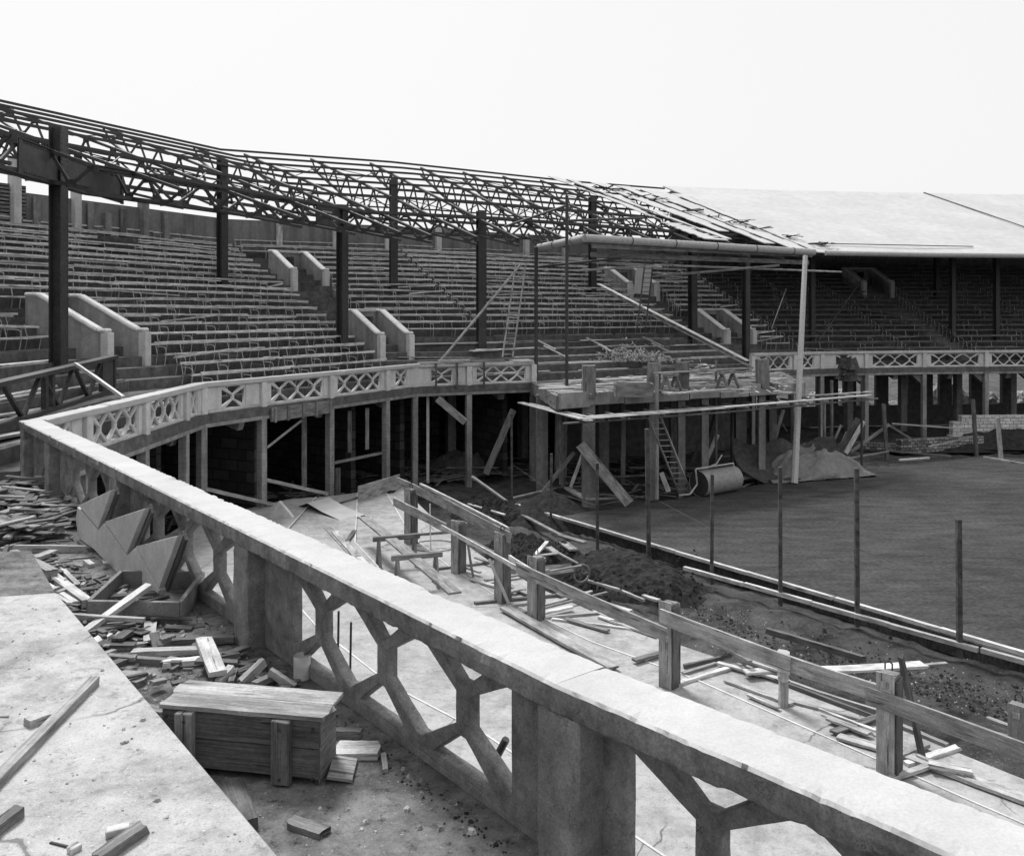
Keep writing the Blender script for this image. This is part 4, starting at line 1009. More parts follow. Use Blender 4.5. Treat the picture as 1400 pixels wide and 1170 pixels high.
rocks('grit', lambda: s0(ru(2, 22), ru(.1, 1.6) ** 1, DN), 900, 'rubble', 'pale grit and plaster crumbs scattered over the near deck', .006, .022)
rocks('grit', lambda: s0(ru(10, 19), ru(1.7, 2.9), B), 260, 'rubble', 'sparse crumbs on the pale slab', .004, .014)
rocks('rubble', lambda: P(ru(-5, 105), ru(660, 745), DN) + V((0, 0, ru(0, .12))), 60, 'rubble', 'plaster rubble heaped in the upper left corner of the deck', .02, .09)
rocks('rubble', lambda: s0(random.gauss(10.0, 1.2), random.gauss(1.0, .3), DN), 260, 'rubble', 'crumbs and chips among the boards by the first post', .008, .035)
rocks('dirt', lambda: s0(ru(5, 21), random.gauss(.22, .05), DN), 900, 'soil', 'dark dirt gathered along the foot of the balustrade', .004, .012)
def chips(fn, n, lb, L=(.08, .4), mat='wood_m', w=(.02, .07)):
    mb = MB()
    for _ in range(n):
        c = fn(); a = ru(0, 6.28); l = ru(*L); z = ru(0, .1); dv_ = V((math.cos(a), math.sin(a), ru(-.12, .12))) * l / 2; c = c + UP * (z + .02); mb.bar(c - dv_, c + dv_, ru(*w), ru(.01, .035), jit=.01)
    o = mb.build('wood_litter', mat); o['kind'] = 'stuff'; o['label'] = lb
CL = [P(62, 706, DN), P(28, 694, DN), P(88, 712, DN), P(22, 742, DN), P(50, 726, DN), P(-5, 690, DN), P(40, 672, DN)]
def clus(zr=.22):
    c = random.choice(CL); r_ = random.gauss(0, .3); a_ = ru(0, 6.28); return c + V((math.cos(a_) * r_, math.sin(a_) * r_, max(0, zr * (1 - abs(r_) * 1.2)) * rnd()))
chips(clus, 95, 'dark broken boards heaped in the upper left of the deck', (.3, 1.1), 'wood_d', (.06, .22))
chips(clus, 30, 'grey broken boards heaped in the upper left of the deck', (.2, .8), 'wood', (.04, .15))
chips(lambda: s0(random.gauss(4.5, 2), ru(.3, 1.5), DN - .02), 16, 'stray laths on the floor between the heap and the trough', (.05, .4), 'wood_m', (.02, .06))
chips(lambda: s0(random.gauss(9.0, 1.3), random.gauss(1.05, .25), DN - .02), 90, 'small broken laths strewn beside the slab corner', (.05, .3), 'wood_d')
chips(lambda: s0(random.gauss(8.8, 1.5), random.gauss(1.0, .3), DN - .02), 45, 'small pale splinters strewn beside the slab corner', (.05, .25), 'wood')
# tin can on the sill of the lattice
tc_ = None
m_ = (414 - 700) / F; a = K[1]; q_ = (m_ * 17.55 + 9.6) / (.627 + .779 * m_); cc = P(413, 927, DN); CAN = thing('tin_can', V((cc.x, cc.y, DN)), 'small pale tin can standing at the foot of the near balustrade lattice', 'can')
mb = MB(); mb.tube(V((cc.x, cc.y, DN + .003)), V((cc.x, cc.y, DN + .21)), .075, 24, cap=False); mb.tube(V((cc.x, cc.y, DN + .003)), V((cc.x, cc.y, DN + .205)), .070, 24, cap=False); mb.build('can_wall', 'can', CAN, smooth=True)
mb = MB(); mb.tube(V((cc.x, cc.y, DN + .002)), V((cc.x, cc.y, DN + .01)), .072, 24); mb.build('can_base', 'can', CAN)

# --- big loose beams fallen on the terrace behind the corner
FT = thing('fallen_girder', V((-11.6, 22.5, 5.1)), 'black riveted lattice girder fallen across the terrace steps behind the corner', 'girder')
e1, e0 = R(155, 488, 25.5), R(-30, 531, 17.5); f1, f0 = R(155, 532, 25.5), R(-30, 590, 17.5)
mb = MB(); mb.bar(e0, e1, .3, .1); mb.build('top_chord', 'steel', FT); mb = MB(); mb.bar(f0, f1, .3, .1); mb.build('bottom_chord', 'steel', FT)
mb = MB(); k = 8
for j in range(k):
    if j == k - 1: break
    u0, u1 = j / k, (j + 1) / k; mb.bar((e0 if j % 2 else f0).lerp(e1 if j % 2 else f1, u0), (f0 if j % 2 else e0).lerp(f1 if j % 2 else e1, u1), .1, .07)
mb.build('bracing', 'steel', FT)
mb = MB(); mb.prism([e0.lerp(e1, .88), e1, f1, f0.lerp(f1, .88)], (.02, .03, 0)); mb.build('end_plate', 'steel_web', FT)
for f in (.4, .45, .88, 1.0): mb = MB(); mb.bar(f0.lerp(f1, f), e0.lerp(e1, f), .12, .12, up=V((1, 0, 0))); mb.build('stiffener', 'steel', FT)
plank(R(104, 498, 22.0), R(168, 543, 20.5), .07, .07, 'pipe', 'thin pale pipe leaning over the fallen girder onto the coping', 'pipe', lift=False)

# ================================================================== LOWER TERRACE
def form_post(px, yb, ztop, label, w=.25, z=SL, name='form_post'):
    p = P(px, yb, z); T = thing(name, p, label, 'post', 'timber form posts standing along the lower slab'); x = V((.75, -.66, 0)); n = V((.66, .75, 0))
    mb = MB(); mb.bar(p, p + UP * (ztop - z - .05), w, w, up=n, jit=.01); mb.build('concrete_core', 'conc', T, bevel=.006)
    mb = MB(); mb.bar(p - n * (w / 2 + .02), p - n * (w / 2 + .02) + UP * (ztop - z), w * .98, .03, up=n, jit=.01); mb.build('form_board', 'wood', T, bevel=.003)
    mb = MB(); mb.bar(p + x * (w / 2 + .02), p + x * (w / 2 + .02) + UP * (ztop - z - .1), w * .98, .03, up=x, jit=.01); mb.build('form_board', 'wood_d', T, bevel=.003)
    mb = MB(); mb.bar(p + UP * (ztop - z - .16) - n * (w / 2 + .06), p + UP * (ztop - z - .16) + n * (w / 2 + .16), .1, .09); mb.build('cleat', 'wood', T, bevel=.003)
    mb = MB(); c = p + UP * (ztop - z); mb.path([c + x * -.05, c + x * -.05 + UP * .1, c + UP * .13, c + x * .05 + UP * .1, c + x * .05], .012, 6); mb.build('anchor_loop', 'steel', T)
    return p
fp = [form_post(562, 742, 2.2, 'farthest timber post of the lower slab row, at the end of the top boards'),
      form_post(627, 782, 1.95, 'second timber post from the far end, under the doubled boards'),
      form_post(687, 822, 2.22, 'tall timber post where the top boards end, pale cap'),
      form_post(733, 846, 2.0, 'dark timber post with hook on top, beside the soil heap'),
      form_post(915, 937, 2.13, 'timber post before the turf with pale block and hook on top'),
      form_post(1215, 1058, 2.1, 'nearest timber post, lower right, pale front and dark side')]
form_post(1393, 1012, 1.2, 'short dark post stub at the right edge', .25)
form_post(690, 822, .9, 'low stub beside the tall capped post', .2)
n_ = V((.66, .75, 0))
def wale(x1, y1, x2, y2, z1, z2, h, mat, label, t=.045): plank(P(x1, y1, z1), P(x2, y2, z2), t, h, mat, label, 'form_plank', cat='plank', lift=False, jit=.015)
wale(543, 658, 617, 693, 2.15, 2.12, .25, 'wood', 'upper edge board at the far end of the post row')
wale(612, 690, 697, 735, 2.2, 2.14, .26, 'wood', 'upper edge board ending at the tall capped post')
wale(575, 662, 694, 722, 2.35, 2.30, .06, 'wood_l', 'thin pale batten behind the upper edge boards', .05)
wale(539, 686, 610, 722, 1.72, 1.70, .24, 'wood', 'lower edge board starting beside the slab end form')
wale(604, 720, 718, 783, 1.74, 1.68, .1, 'wood_l', 'slim pale lower board crossing the two middle posts')
wale(622, 728, 712, 776, 1.5, 1.5, .07, 'wood', 'slim grey batten just under the slim pale board')
wale(697, 766, 735, 790, 1.72, 1.70, .24, 'wood_l', 'short board tacked to the dark hooked post')
wale(707, 776, 912, 868, 1.72, 1.70, .24, 'wood', 'long edge board between the dark hooked post and the next post')
wale(903, 842, 1078, 908, 1.95, 1.85, .26, 'wood', 'edge board leaving the post before the turf, notched end')
wale(1070, 904, 1216, 952, 1.84, 1.78, .24, 'wood', 'edge board between the wrapped strut and the nearest post')
wale(1185, 950, 1420, 1036, 1.72, 1.60, .25, 'wood', 'long edge board running out at the right side')
plank(P(1071, 966, SL), P(1072, 890, SL) + V((0, -5.0, 1.2)) if False else R(1071, 892, P(1071, 966, SL).y), .14, .1, 'wood', 'stout strut wrapped in cloth, holding the edge boards', 'strut', lift=False)
yq = P(1071, 966, SL).y
mb = MB()
for k in range(6):
    c = R(1071, 895 + k * 6, yq - .02) + V((ru(-.01, .01), 0, 0)); mb.tube(c - UP * .05, c + UP * .05, .12 - k * .006, 10, .11 - k * .008)
o = mb.build('cloth_wrap', 'wood_l'); displace(o, .03, 9); tag(o, 'pale sacking tied round the strut', 'cloth')
def strut(x1, y1, z1, x2, y2, z2, w, mat, lb, nm='strut'): plank(P(x1, y1, z1), P(x2, y2, z2), w, w, mat, lb, nm, lift=False)
strut(670, 766, 1.6, 697, 828, SL, .06, 'wood_l', 'slim pale strut against the tall capped post')
strut(640, 745, 1.5, 647, 788, SL, .05, 'wood', 'slim strut against the second post')
strut(727, 800, 1.3, 738, 848, SL, .06, 'wood_l', 'pale strut on the face of the dark hooked post')
strut(1232, 900, 2.0, 1262, 1040, SL, .07, 'wood_d', 'dark raking strut right of the nearest post')
strut(588, 690, 1.7, 589, 752, SL, .035, 'pipe', 'thin upright rod standing in the wire hoop', 'rod')
hp = P(594, 746, SL + .02); mb = MB(); mb.path([hp + V((math.cos(a_ / 24 * 6.283) * .62, math.sin(a_ / 24 * 6.283) * .62, 0)) for a_ in range(25)], .012, 5); tag(mb.build('wire_hoop', 'steel'), 'wire hoop lying on the lower slab round a rod', 'hoop')
# end form at the far side of the slab
plank(P(490, 686, SL), P(546, 668, SL), .05, .55, 'wood', 'wide end form boards closing the far side of the slab', 'form_plank', cat='plank')
plank(P(455, 694, SL), P(492, 683, SL), .06, .12, 'wood_d', 'low dark edging left of the end form', 'edging')
D(497, 708, 622, 812, .3, .045, (SL + .72, SL + .62), 'wood', 'wide plank laid sloping across the two sawhorses', 'plank')
D(478, 693, 508, 710, .1, .04, SL, 'wood_l', 'pale strip on the slab before the end form', 'strip')
D(470, 700, 498, 710, .08, .04, SL, 'wood_l', 'pale strip meeting another at the sawhorse plank', 'strip')
def sawhorse(x1, y1, x2, y2, lb, z=SL, h=.75, name='sawhorse'):
    a = P(x1, y1, z + h); b = P(x2, y2, z + h); T = thing(name, (a + b) / 2 - UP * h, lb, 'sawhorse', None)
    x = (b - a).normalized(); n = V((-x.y, x.x, 0)); mb = MB(); mb.bar(a, b, .14, .12, jit=.02); mb.build('beam', 'wood_m', T, bevel=.004)
    for c in (a + x * .15, b - x * .15):
        for s_ in (-1, 1): mb = MB(); mb.bar(c - UP * .02, c + n * s_ * .28 - UP * h, .11, .07, up=x); mb.build('leg', 'wood_m', T)
        mb = MB(); mb.bar(c - n * .17 - UP * h * .45, c + n * .17 - UP * h * .45, .03, .1); mb.build('brace', 'wood', T)
sawhorse(510, 737, 574, 732, 'farther rough sawhorse on the lower slab'); sawhorse(535, 763, 604, 757, 'nearer rough sawhorse on the lower slab')
# bent pale sheet, gable shaped board, stacked boards on the far slab
mb = MB(); a = P(395, 697, SL + .05); b = P(470, 716, SL + .05)
sh = [P(403, 694, SL + .02), P(420, 688, SL + .30), P(440, 700, SL + .14), P(468, 713, SL + .03)]
for k in range(3): mb.prism([sh[k], sh[k + 1], sh[k + 1] + V((.55, .9, 0)), sh[k] + V((.55, .9, 0))], (0, 0, .015))
tag(mb.build('bent_sheet', 'roof'), 'bent white sheet lying on the far end of the lower slab', 'sheet')
q1 = P(366, 712, SL); mb = MB(); mb.prism([R(366, 712, q1.y), R(381, 685, q1.y), R(394, 700, q1.y), R(420, 735, q1.y), R(372, 735, q1.y)], (.05, .1, 0)); tag(mb.build('gable_board', 'conc_light'), 'pale pointed board rising behind the near coping', 'board')
for k, (x1, y1, x2, y2) in enumerate(((437, 726, 468, 760), (447, 722, 482, 760), (458, 728, 500, 775), (466, 734, 488, 762))):
    D(x1, y1, x2, y2, .22, .05, SL + .03 * k, ('wood_l', 'wood', 'wood_l', 'wood')[k], ('left pale board of the loose stack behind the coping', 'second grey board of the loose stack behind the coping', 'longest board of the loose stack behind the coping', 'short grey board on the loose stack behind the coping')[k])
D(473, 742, 484, 726, .12, .03, SL + .1, 'wood_d', 'dark triangular offcut beside the loose stack', 'offcut')
# boards on the slab near the posts
LB = [(690, 832, 838, 914, .26, .06, .05, 'wood_l', 'broad bright plank just beyond the near coping'),
      (756, 848, 905, 866, .07, .05, 0, 'wood_l', 'thin pale strip crossing behind the broad bright plank'),
      (745, 846, 832, 838, .08, .05, 0, 'wood', 'grey strip between the hooked post and the bright plank'),
      (650, 826, 800, 812, .08, .06, 0, 'wood_m', 'dark joint batten on the slab at the tall capped post'),
      (690, 832, 745, 822, .06, .06, 0, 'wood', 'grey joint batten in front of the tall capped post'),
      (590, 780, 690, 768, .07, .06, 0, 'wood_m', 'dark joint batten on the slab at the second post'),
      (570, 732, 625, 728, .07, .06, 0, 'wood_m', 'dark joint batten on the slab by the wire hoop'),
      (934, 934, 1012, 911, .10, .06, 0, 'wood_l', 'pale strip on the slab edge, front one of three right of a post'),
      (935, 922, 978, 909, .07, .05, 0, 'wood', 'middle strip of three right of the post before the turf'),
      (918, 940, 936, 934, .10, .05, 0, 'wood_l', 'short pale strip at the foot of the post before the turf'),
      (936, 912, 1000, 897, .06, .06, .02, 'wood_d', 'dark back strip of three right of a post'),
      (1020, 914, 1205, 976, .07, .06, .02, 'wood', 'long thin batten on the slab edge before the nearest post'),
      (1040, 925, 1200, 985, .05, .07, 0, 'wood_d', 'dark thin batten parallel to the long slab edge batten'),
      (1060, 955, 1205, 992, .07, .04, 0, 'wood', 'lowest thin batten reaching the nearest post'),
      (1146, 1008, 1210, 1026, .2, .04, .02, 'wood_l', 'pale plank end left of the nearest post'),
      (1228, 1030, 1430, 1106, .22, .05, .02, 'wood_l', 'long pale plank leaving the nearest post toward the right edge'),
      (1164, 1052, 1222, 1068, .12, .05, 0, 'wood_l', 'pale strip at the foot of the nearest post'),
      (1240, 1046, 1308, 1024, .11, .05, 0, 'wood_l', 'pale cross strip under the long plank'),
      (1218, 1066, 1266, 1050, .1, .05, .03, 'wood', 'grey cross strip by the foot of the nearest post'),
      (1215, 1040, 1268, 1020, .1, .05, .04, 'wood', 'short grey strip right behind the nearest post'),
      (1272, 1047, 1326, 1058, .16, .07, .08, 'wood_l', 'short thick block lying on the long pale plank'),
      (1018, 920, 1092, 914, .2, .04, .1, 'wood_l', 'pale plank against the inner side of the edge boards'),
      (1112, 918, 1262, 910, .26, .05, .0, 'wood_l', 'wide pale plank on the soil left of a thin stick'),
      (1230, 914, 1294, 908, .08, .04, .0, 'wood', 'thin stick beyond the wide pale plank'),
      (1030, 905, 1072, 918, .22, .04, .15, 'wood_l', 'pale plank slanting down beside the wrapped strut'),
      (1100, 922, 1138, 932, .18, .04, .0, 'wood_l', 'pale short plank behind the wrapped strut'),
      (982, 880, 1024, 905, .14, .05, .25, 'wood', 'broken form board tilted in the gap after the post'),
      (955, 868, 1000, 888, .2, .04, .15, 'wood_d', 'dark split board in the gap after the post'),
      (1050, 866, 1180, 905, .1, .12, -.25, 'wood_d', 'dark heavy timber half buried in soil'),
      (1120, 1043, 1150, 1048, .06, .04, .0, 'wood_l', 'small pale chip on the slab before the nearest post')]
for (x1, y1, x2, y2, w_, t_, dz, mt_, lb) in LB:
    nm = 'batten' if 'batten' in lb else 'strip' if 'strip' in lb else 'timber' if 'timber' in lb else 'stick' if 'stick' in lb else 'board' if 'board' in lb else 'block' if 'block' in lb else 'chip' if 'chip' in lb else 'plank'
    D(x1, y1, x2, y2, w_, t_, SL + dz, mt_, lb, {'block': 'wood_block', 'chip': 'wood_chip'}.get(nm, nm))
D(1330, 1000, 1380, 1012, .12, .08, 0 - .2, 'wood_m', 'grey timber lying on soil at the right edge', 'timber')
D(1352, 985, 1392, 1000, .1, .06, -.1, 'wood', 'second timber lying above the grey one at the right edge', 'timber')
# thin joint lines seen through the lattice
for k, (x1, y1, x2, y2) in enumerate(((560, 895, 700, 968), (440, 845, 560, 905), (700, 985, 860, 1070), (865, 1050, 1060, 1140))):
    pass
# rebar rods between rail and slab
for k, (px, yt, yb, Y_, lb) in enumerate(((463, 835, 935, 9.2, 'black rod seen through the near lattice, left one of a pair'), (480, 850, 930, 9.4, 'black rod seen through the near lattice, right one of a pair'), (692, 1010, 1050, 6.8, 'black bar end seen in the lattice left of the wide post'))):
    a = R(px, yt, Y_); b = R(px - 2, yb + 40, Y_ + .1) if k < 2 else R(670, 1052, 6.9)
    mb = MB(); mb.tube(a, b, .012 if k < 2 else .03, 6); tag(mb.build('steel_rod', 'steel'), lb, 'rod')

# ================================================================== FIELD EDGE
def edging(x1, y1, x2, y2, z, w, h, lb, mat='wood_l', n=9):
    T = thing('timber_edging', P((x1 + x2) / 2, (y1 + y2) / 2, z), lb, 'edging'); a = P(x1, y1, z); b = P(x2, y2, z); a = a + (a - b) * .35
    for k in range(n):
        p = a.lerp(b, k / n); q = a.lerp(b, (k + 1) / n); q = q - (q - p).normalized() * .02; o_ = V((ru(-.02, .02), ru(-.02, .02), ru(-.01, .01))); mb = MB(); mb.bar(p + o_, q + o_, w, h, jit=.01); mb.build('edge_board', mat, T)
edging(1400, 894, 705, 690, .04, .12, .09, 'thin white edge board line along the turf, the one nearer the grass')
edging(1400, 905, 935, 776, .0, .11, .10, 'straight pale edge board line along the turf bank, nearer the soil', n=6)
edging(1400, 634, 1345, 625, .04, .1, .08, 'pale board line along the distant turf corner', n=2)
STK = [(700, 565, 690, .1), (753, 620, 714, .1), (817, 633, 738, .11), (887, 586, 751, .14), (973, 648, 784, .1), (1067, 638, 812, .1), (1172, 640, 840, .11), (1312, 710, 880, .115)]
SL_ = ['leftmost tall dark stake, in front of the dark stand columns', 'short stake standing in the fine soil cone', 'slim stake before the big leaning plank', 'tallest stout stake near the foot of the ladder', 'stake standing in front of the roller', 'stake in the turf edge below the tarpaulin', 'stake just right of the tarpaulin, tall and slim', 'rightmost near stake with mottled bark on the turf edge']
wp = []
for (px, yt, yb, w_), lb in zip(STK, SL_):
    z = 0 if px > 740 else -.2; p = P(px, yb, z); q = R(px + ru(-3, 1), yt, p.y); mb = MB(); mb.bar(p - UP * .3, q, w_, w_ * .9, up=V((1, 0, 0)), jit=.01); tag(mb.build('stake', 'char', bevel=.01), lb, 'stake', 'wooden stakes along the edge of the turf'); wp.append(p.lerp(q, .45))
for (px, yt, yb, w_, z, lb, mt_) in ((1335, 546, 618, .16, 0, 'dark stake before the stacked pale blocks at the far turf corner', 'wood_d'), (1369, 571, 629, .16, 0, 'pale stake at the far right turf corner', 'wood'), (1213, 552, 626, .16, -.3, 'grey stake right of the A shaped props', 'wood_d')):
    p = P(px, yb, z); q = R(px - 5, yt, p.y); mb = MB(); mb.bar(p - UP * .2, q, w_, w_, up=V((1, 0, 0)), jit=.01); tag(mb.build('stake', mt_), lb, 'stake', 'stakes round the far turf corner')
mb = MB(); mb.path(wp, .006, 4); tag(mb.build('wire', 'steel_web'), 'thin wire strung between the turf edge stakes', 'wire')

# ------------------------------------------------------------------ soil heaps
def heap(px, py, z, rx, ry, h, lb, rough=.1, sc=2.2, mat='clod', seed=0, rot=0, name='soil_heap', pw=1.0):
    c = P(px, py, z); n = 110 if rx * h > .6 and name == 'soil_heap' and z > -1 and py > 640 else 50; mb = MB()
    for j in range(n + 1):
        for i in range(n + 1):
            u = i / n * 2 - 1; v = j / n * 2 - 1; r_ = min(1, math.sqrt(u * u + v * v)); x = u * rx; y = v * ry; ca, sa = math.cos(rot), math.sin(rot)
            hh = h * (1 - r_) ** pw if pw >= 1 else h * (1 - r_ ** 2)
            q = V((x * 1.0 + seed * 7, y, 0)); d1_ = noise.voronoi(q * sc * 1.3)[0][0]; d2_ = noise.voronoi(q * sc * 3.6)[0][0]
            nz = (noise.noise(q * sc * .6) * .8 + .75 * (.5 - min(1, d1_)) + .3 * (.5 - min(1, d2_)) + noise.noise(q * sc * 6) * .1) * rough * min(1, (1 - r_) * 5)
            mb.v.append(V((c.x + x * ca - y * sa, c.y + x * sa + y * ca, c.z + hh + nz - .12)))
    for j in range(n):
        for i in range(n): a = j * (n + 1) + i; mb.quad([a, a + 1, a + n + 2, a + n + 1], [(0, 0)] * 4)
    o = mb.build(name, mat); tag(o, lb, 'soil heap', None); return o
heap(860, 792, -.35, 2.7, 1.6, .75, 'large lumpy dark soil heap between the post row and the turf', .26, 1.7, seed=1, rot=-.9, pw=.5)
heap(752, 706, -.3, 2.1, 1.9, 1.15, 'smooth cone of fine dark soil in front of the leaning planks', .05, 3, seed=2)
heap(735, 765, -.4, 1.6, 2.8, .6, 'lumpy dark soil bank beside the boarded posts', .35, 2.4, seed=3, rot=.5, pw=.5)
heap(680, 705, -.4, 1.6, 3.0, .6, 'dark lumpy soil bank behind the upper edge boards', .35, 2.2, seed=4, rot=.6, pw=.5)
heap(790, 790, -.3, 1.4, 1.5, .4, 'low rough clods by the handcart', .3, 3, seed=5, pw=.5)
heap(1380, 605, -.1, 4.5, 2.0, .9, 'distant dark soil bank below the stacked pale blocks', .2, 1.5, seed=6, pw=.5)
heap(1290, 610, -.2, 3.5, 1.6, .55, 'low distant soil bank before the brick wall', .2, 1.5, seed=8, pw=.5)
heap(520, 672, SL, 1.1, .7, .16, 'thin spread of dark sand on the far end of the lower slab', .06, 4, seed=7, pw=.5)
def lump(px, py, z): c = P(px, py, z); return c
rocks('soil_clods', lambda: P(ru(800, 960), ru(755, 815), -.05) + V((0, 0, ru(-.3, .1))), 160, 'clod', 'loose dark clods round the large heap', .02, .06, flat=1)
rocks('soil_clods', lambda: P(ru(950, 1400), 0, 0) if False else (lambda k: P(950 + 450 * k, 850 + 120 * k + random.gauss(0, 14), -.36))(rnd()), 700, 'soil', 'crumbly soil strewn along the trench beside the slab', .01, .035, flat=.9)
rocks('gravel', lambda: (lambda k: P(930 + 470 * k, 835 + 135 * k + random.gauss(0, 20), -.36))(rnd()), 260, 'rubble', 'pale stones flecked through the trench soil', .006, .02)
# loose boards near the heaps
for (x1, y1, x2, y2, w_, z, mt_, lb) in ((560 + 85, 652, 712, 700, .16, (1.0, -.2), 'wood', 'pale board sliding down into the soil behind the post row'),
     (705, 700, 780, 740, .14, -.1, 'conc', 'cracked pale kerb slab beside the soil heap'), (705, 692, 742, 700, .1, -.05, 'wood_l', 'pale slat near the cone of soil'),
     (765, 733, 800, 743, .2, .0, 'conc', 'pale kerb block at the turf end'), (770, 743, 784, 753, .28, .05, 'wood', 'white square board lying on the clods'), (750, 750, 760, 757, .2, .15, 'wood', 'small white board beside the hooked post'),
     (732, 760, 748, 742, .12, .1, 'wood_l', 'pale stick poking out behind the hooked post'), (802, 795, 848, 808, .08, -.1, 'wood_l', 'thin pale board right of the handcart'), (846, 808, 880, 822, .08, -.12, 'wood_l', 'thin pale board continuing toward the post before the turf'),
     (640, 690, 690, 705, .1, -.05, 'wood_l', 'pale slat on the soil behind the second post'), (880, 816, 900, 822, .14, -.1, 'wood_l', 'small pale tile left of the pale capped post'), (700, 682, 760, 668, .1, -.1, 'wood', 'long thin board on the ground under the stand'), (610, 640, 700, 640, .12, -.1, 'wood', 'grey board on the floor behind the third column')):
    z1 = z if isinstance(z, tuple) else (z, z); D(x1, y1, x2, y2, w_, .06, z1, mt_, lb, 'board')
# handcart / barrow
hc = P(770, 800, -.1); HC = thing('wheelbarrow', hc, 'old wheelbarrow tipped in the soil with its round wheel to the right', 'wheelbarrow')
Y_ = hc.y
mb = MB(); mb.path([R(732, 784, Y_), R(795, 773, Y_)], .03, 7); mb.build('handle', 'wood_l', HC); mb = MB(); mb.path([R(733, 790, Y_), R(733, 766, Y_ + .1), R(738, 759, Y_ + .2), R(764, 756, Y_ + .5), R(790, 770, Y_ + .4)], .03, 7); mb.build('handle', 'wood_l', HC)
wc = R(795, 784, Y_ + .15); mb = MB(); ring = [wc + V((math.cos(a_ / 18 * 6.283) * .22, math.cos(a_ / 18 * 6.283) * .1, math.sin(a_ / 18 * 6.283) * .24)) for a_ in range(19)]; mb.path(ring, .035, 6)
wh = mb.build('wheel', 'wood_m', HC); mb = MB()
for a_ in range(3): mb.bar(wc, wc + V((math.cos(a_ * 1.257) * .22, math.cos(a_ * 1.257) * .1, math.sin(a_ * 1.257) * .24)), .04, .03)
sp_ = mb.build('spokes', 'wood_d', HC)
mb = MB(); mb.prism([R(740, 790, Y_), R(785, 783, Y_), R(780, 772, Y_ + .4), R(742, 775, Y_ + .4)], (0, 0, .04)); mb.build('tray', 'wood_d', HC)

# ================================================================== SCAFFOLD AROUND THE PLATFORM
zs = 3.45
for k, (x1, y1, x2, y2, o_, lb) in enumerate(((712, 551, 806, 576, 0, 'front scaffold plank left of the ladder, running back to the balustrade end'), (722, 553, 812, 574, .5, 'inner scaffold plank left of the ladder'),
        (796, 575, 1000, 559, 0, 'front scaffold plank along the platform, middle length'), (800, 573, 1010, 557, .4, 'inner scaffold plank along the platform, middle length'), (990, 560, 1190, 543, 0, 'front scaffold plank reaching right past the platform'), (1100, 545, 1190, 539, .5, 'bright scaffold plank at the right end'))):
    plank(P(x1, y1, zs) + V((0, 0, .02 * k)), P(x2, y2, zs) + V((0, 0, .02 * k)), .30, .04, 'wood_l' if k in (0, 2, 4) else 'wood', lb, 'scaffold_plank', cat='plank')
for k in range(15):
    f = k / 14; px = 800 + 380 * f; c = P(px, 575 - 32 * f, zs - .06); d_ = V((-.35, .94, 0)); plank(c - d_ * .35, c + d_ * 1.6, .09, .08, 'wood_m' if k % 2 else 'wood', None, 'putlog', lift=False)
for o in list(C.objects):
    if o.name.startswith('putlog'): tag(o, 'short putlog pole carrying the scaffold planks round the platform', 'pole', 'short putlogs under the scaffold planks')
def pole(name, a, b, r, mat, lb, cat='pole', r2=None): mb = MB(); mb.tube(a, b, r, 8, r2); return tag(mb.build(name, mat), lb, cat)
pole('ledger_pole', P(770, 579, zs - .1), P(1000, 563, zs - .1), .04, 'wood_m', 'horizontal ledger pole under the scaffold planks, left length')
pole('ledger_pole', P(985, 564, zs - .1), P(1200, 545, zs - .1), .04, 'wood_m', 'horizontal ledger pole under the scaffold planks, right length')
def upright(px, yt, yb, z, r, mat, lb, px2=None): p = P(px, yb, z); pole('scaffold_pole', p, R(px2 or px, yt, p.y), r, mat, lb)
upright(733, 338, 520, DK, .09, 'steel', 'dark tall pole holding the left end of the bent gutter')
upright(775, 268, 530, DK, .07, 'steel', 'thin dark pole passing up behind the bent gutter, tallest of the scaffold')
upright(770, 580, 665, 0, .09, 'wood_m', 'left scaffold upright under the platform corner')
upright(766, 575, 662, 0, .05, 'wood', 'thin pole paired with the left scaffold upright')
upright(797, 520, 672, 0, .06, 'steel', 'dark upright pole beside the platform corner form')
upright(898, 512, 682, 0, .08, 'wood', 'upright pole beside the top of the short ladder')
upright(979, 492, 650, 0, .06, 'wood_m', 'upright scaffold pole in front of the two saw trestles')
upright(1000, 555, 640, 0, .05, 'steel', 'thin dark pole left of the tarpaulin')
upright(1137, 520, 610, 0, .09, 'wood_m', 'scaffold pole at the right end of the platform, left one')
upright(1127, 540, 606, 0, .09, 'wood', 'scaffold pole at the right end of the platform, right one')
upright(1178, 520, 640, 0, .06, 'steel', 'dark pole crossing the bright raking plank')
upright(612 - 25, 500, 600, DK - 4, .05, 'wood', 'thin pole leaning under the left columns')
pole('ledger_pole', R(968, 600, 40), R(982, 548, 39.5), .06, 'steel', 'dark iron bar sticking up beside the roller, left')
pole('ledger_pole', R(1000, 596, 40), R(1003, 548, 39.5), .06, 'steel', 'dark iron bar sticking up beside the roller, right')
bp = P(1086, 661, 0); pole('tall_pole', bp, R(1101, 350, 41.5), .15, 'pipe', 'tall white painted pole standing at the tarpaulin and reaching the gutter end', r2=.11)
for z_ in (.25, .5, .8): pass
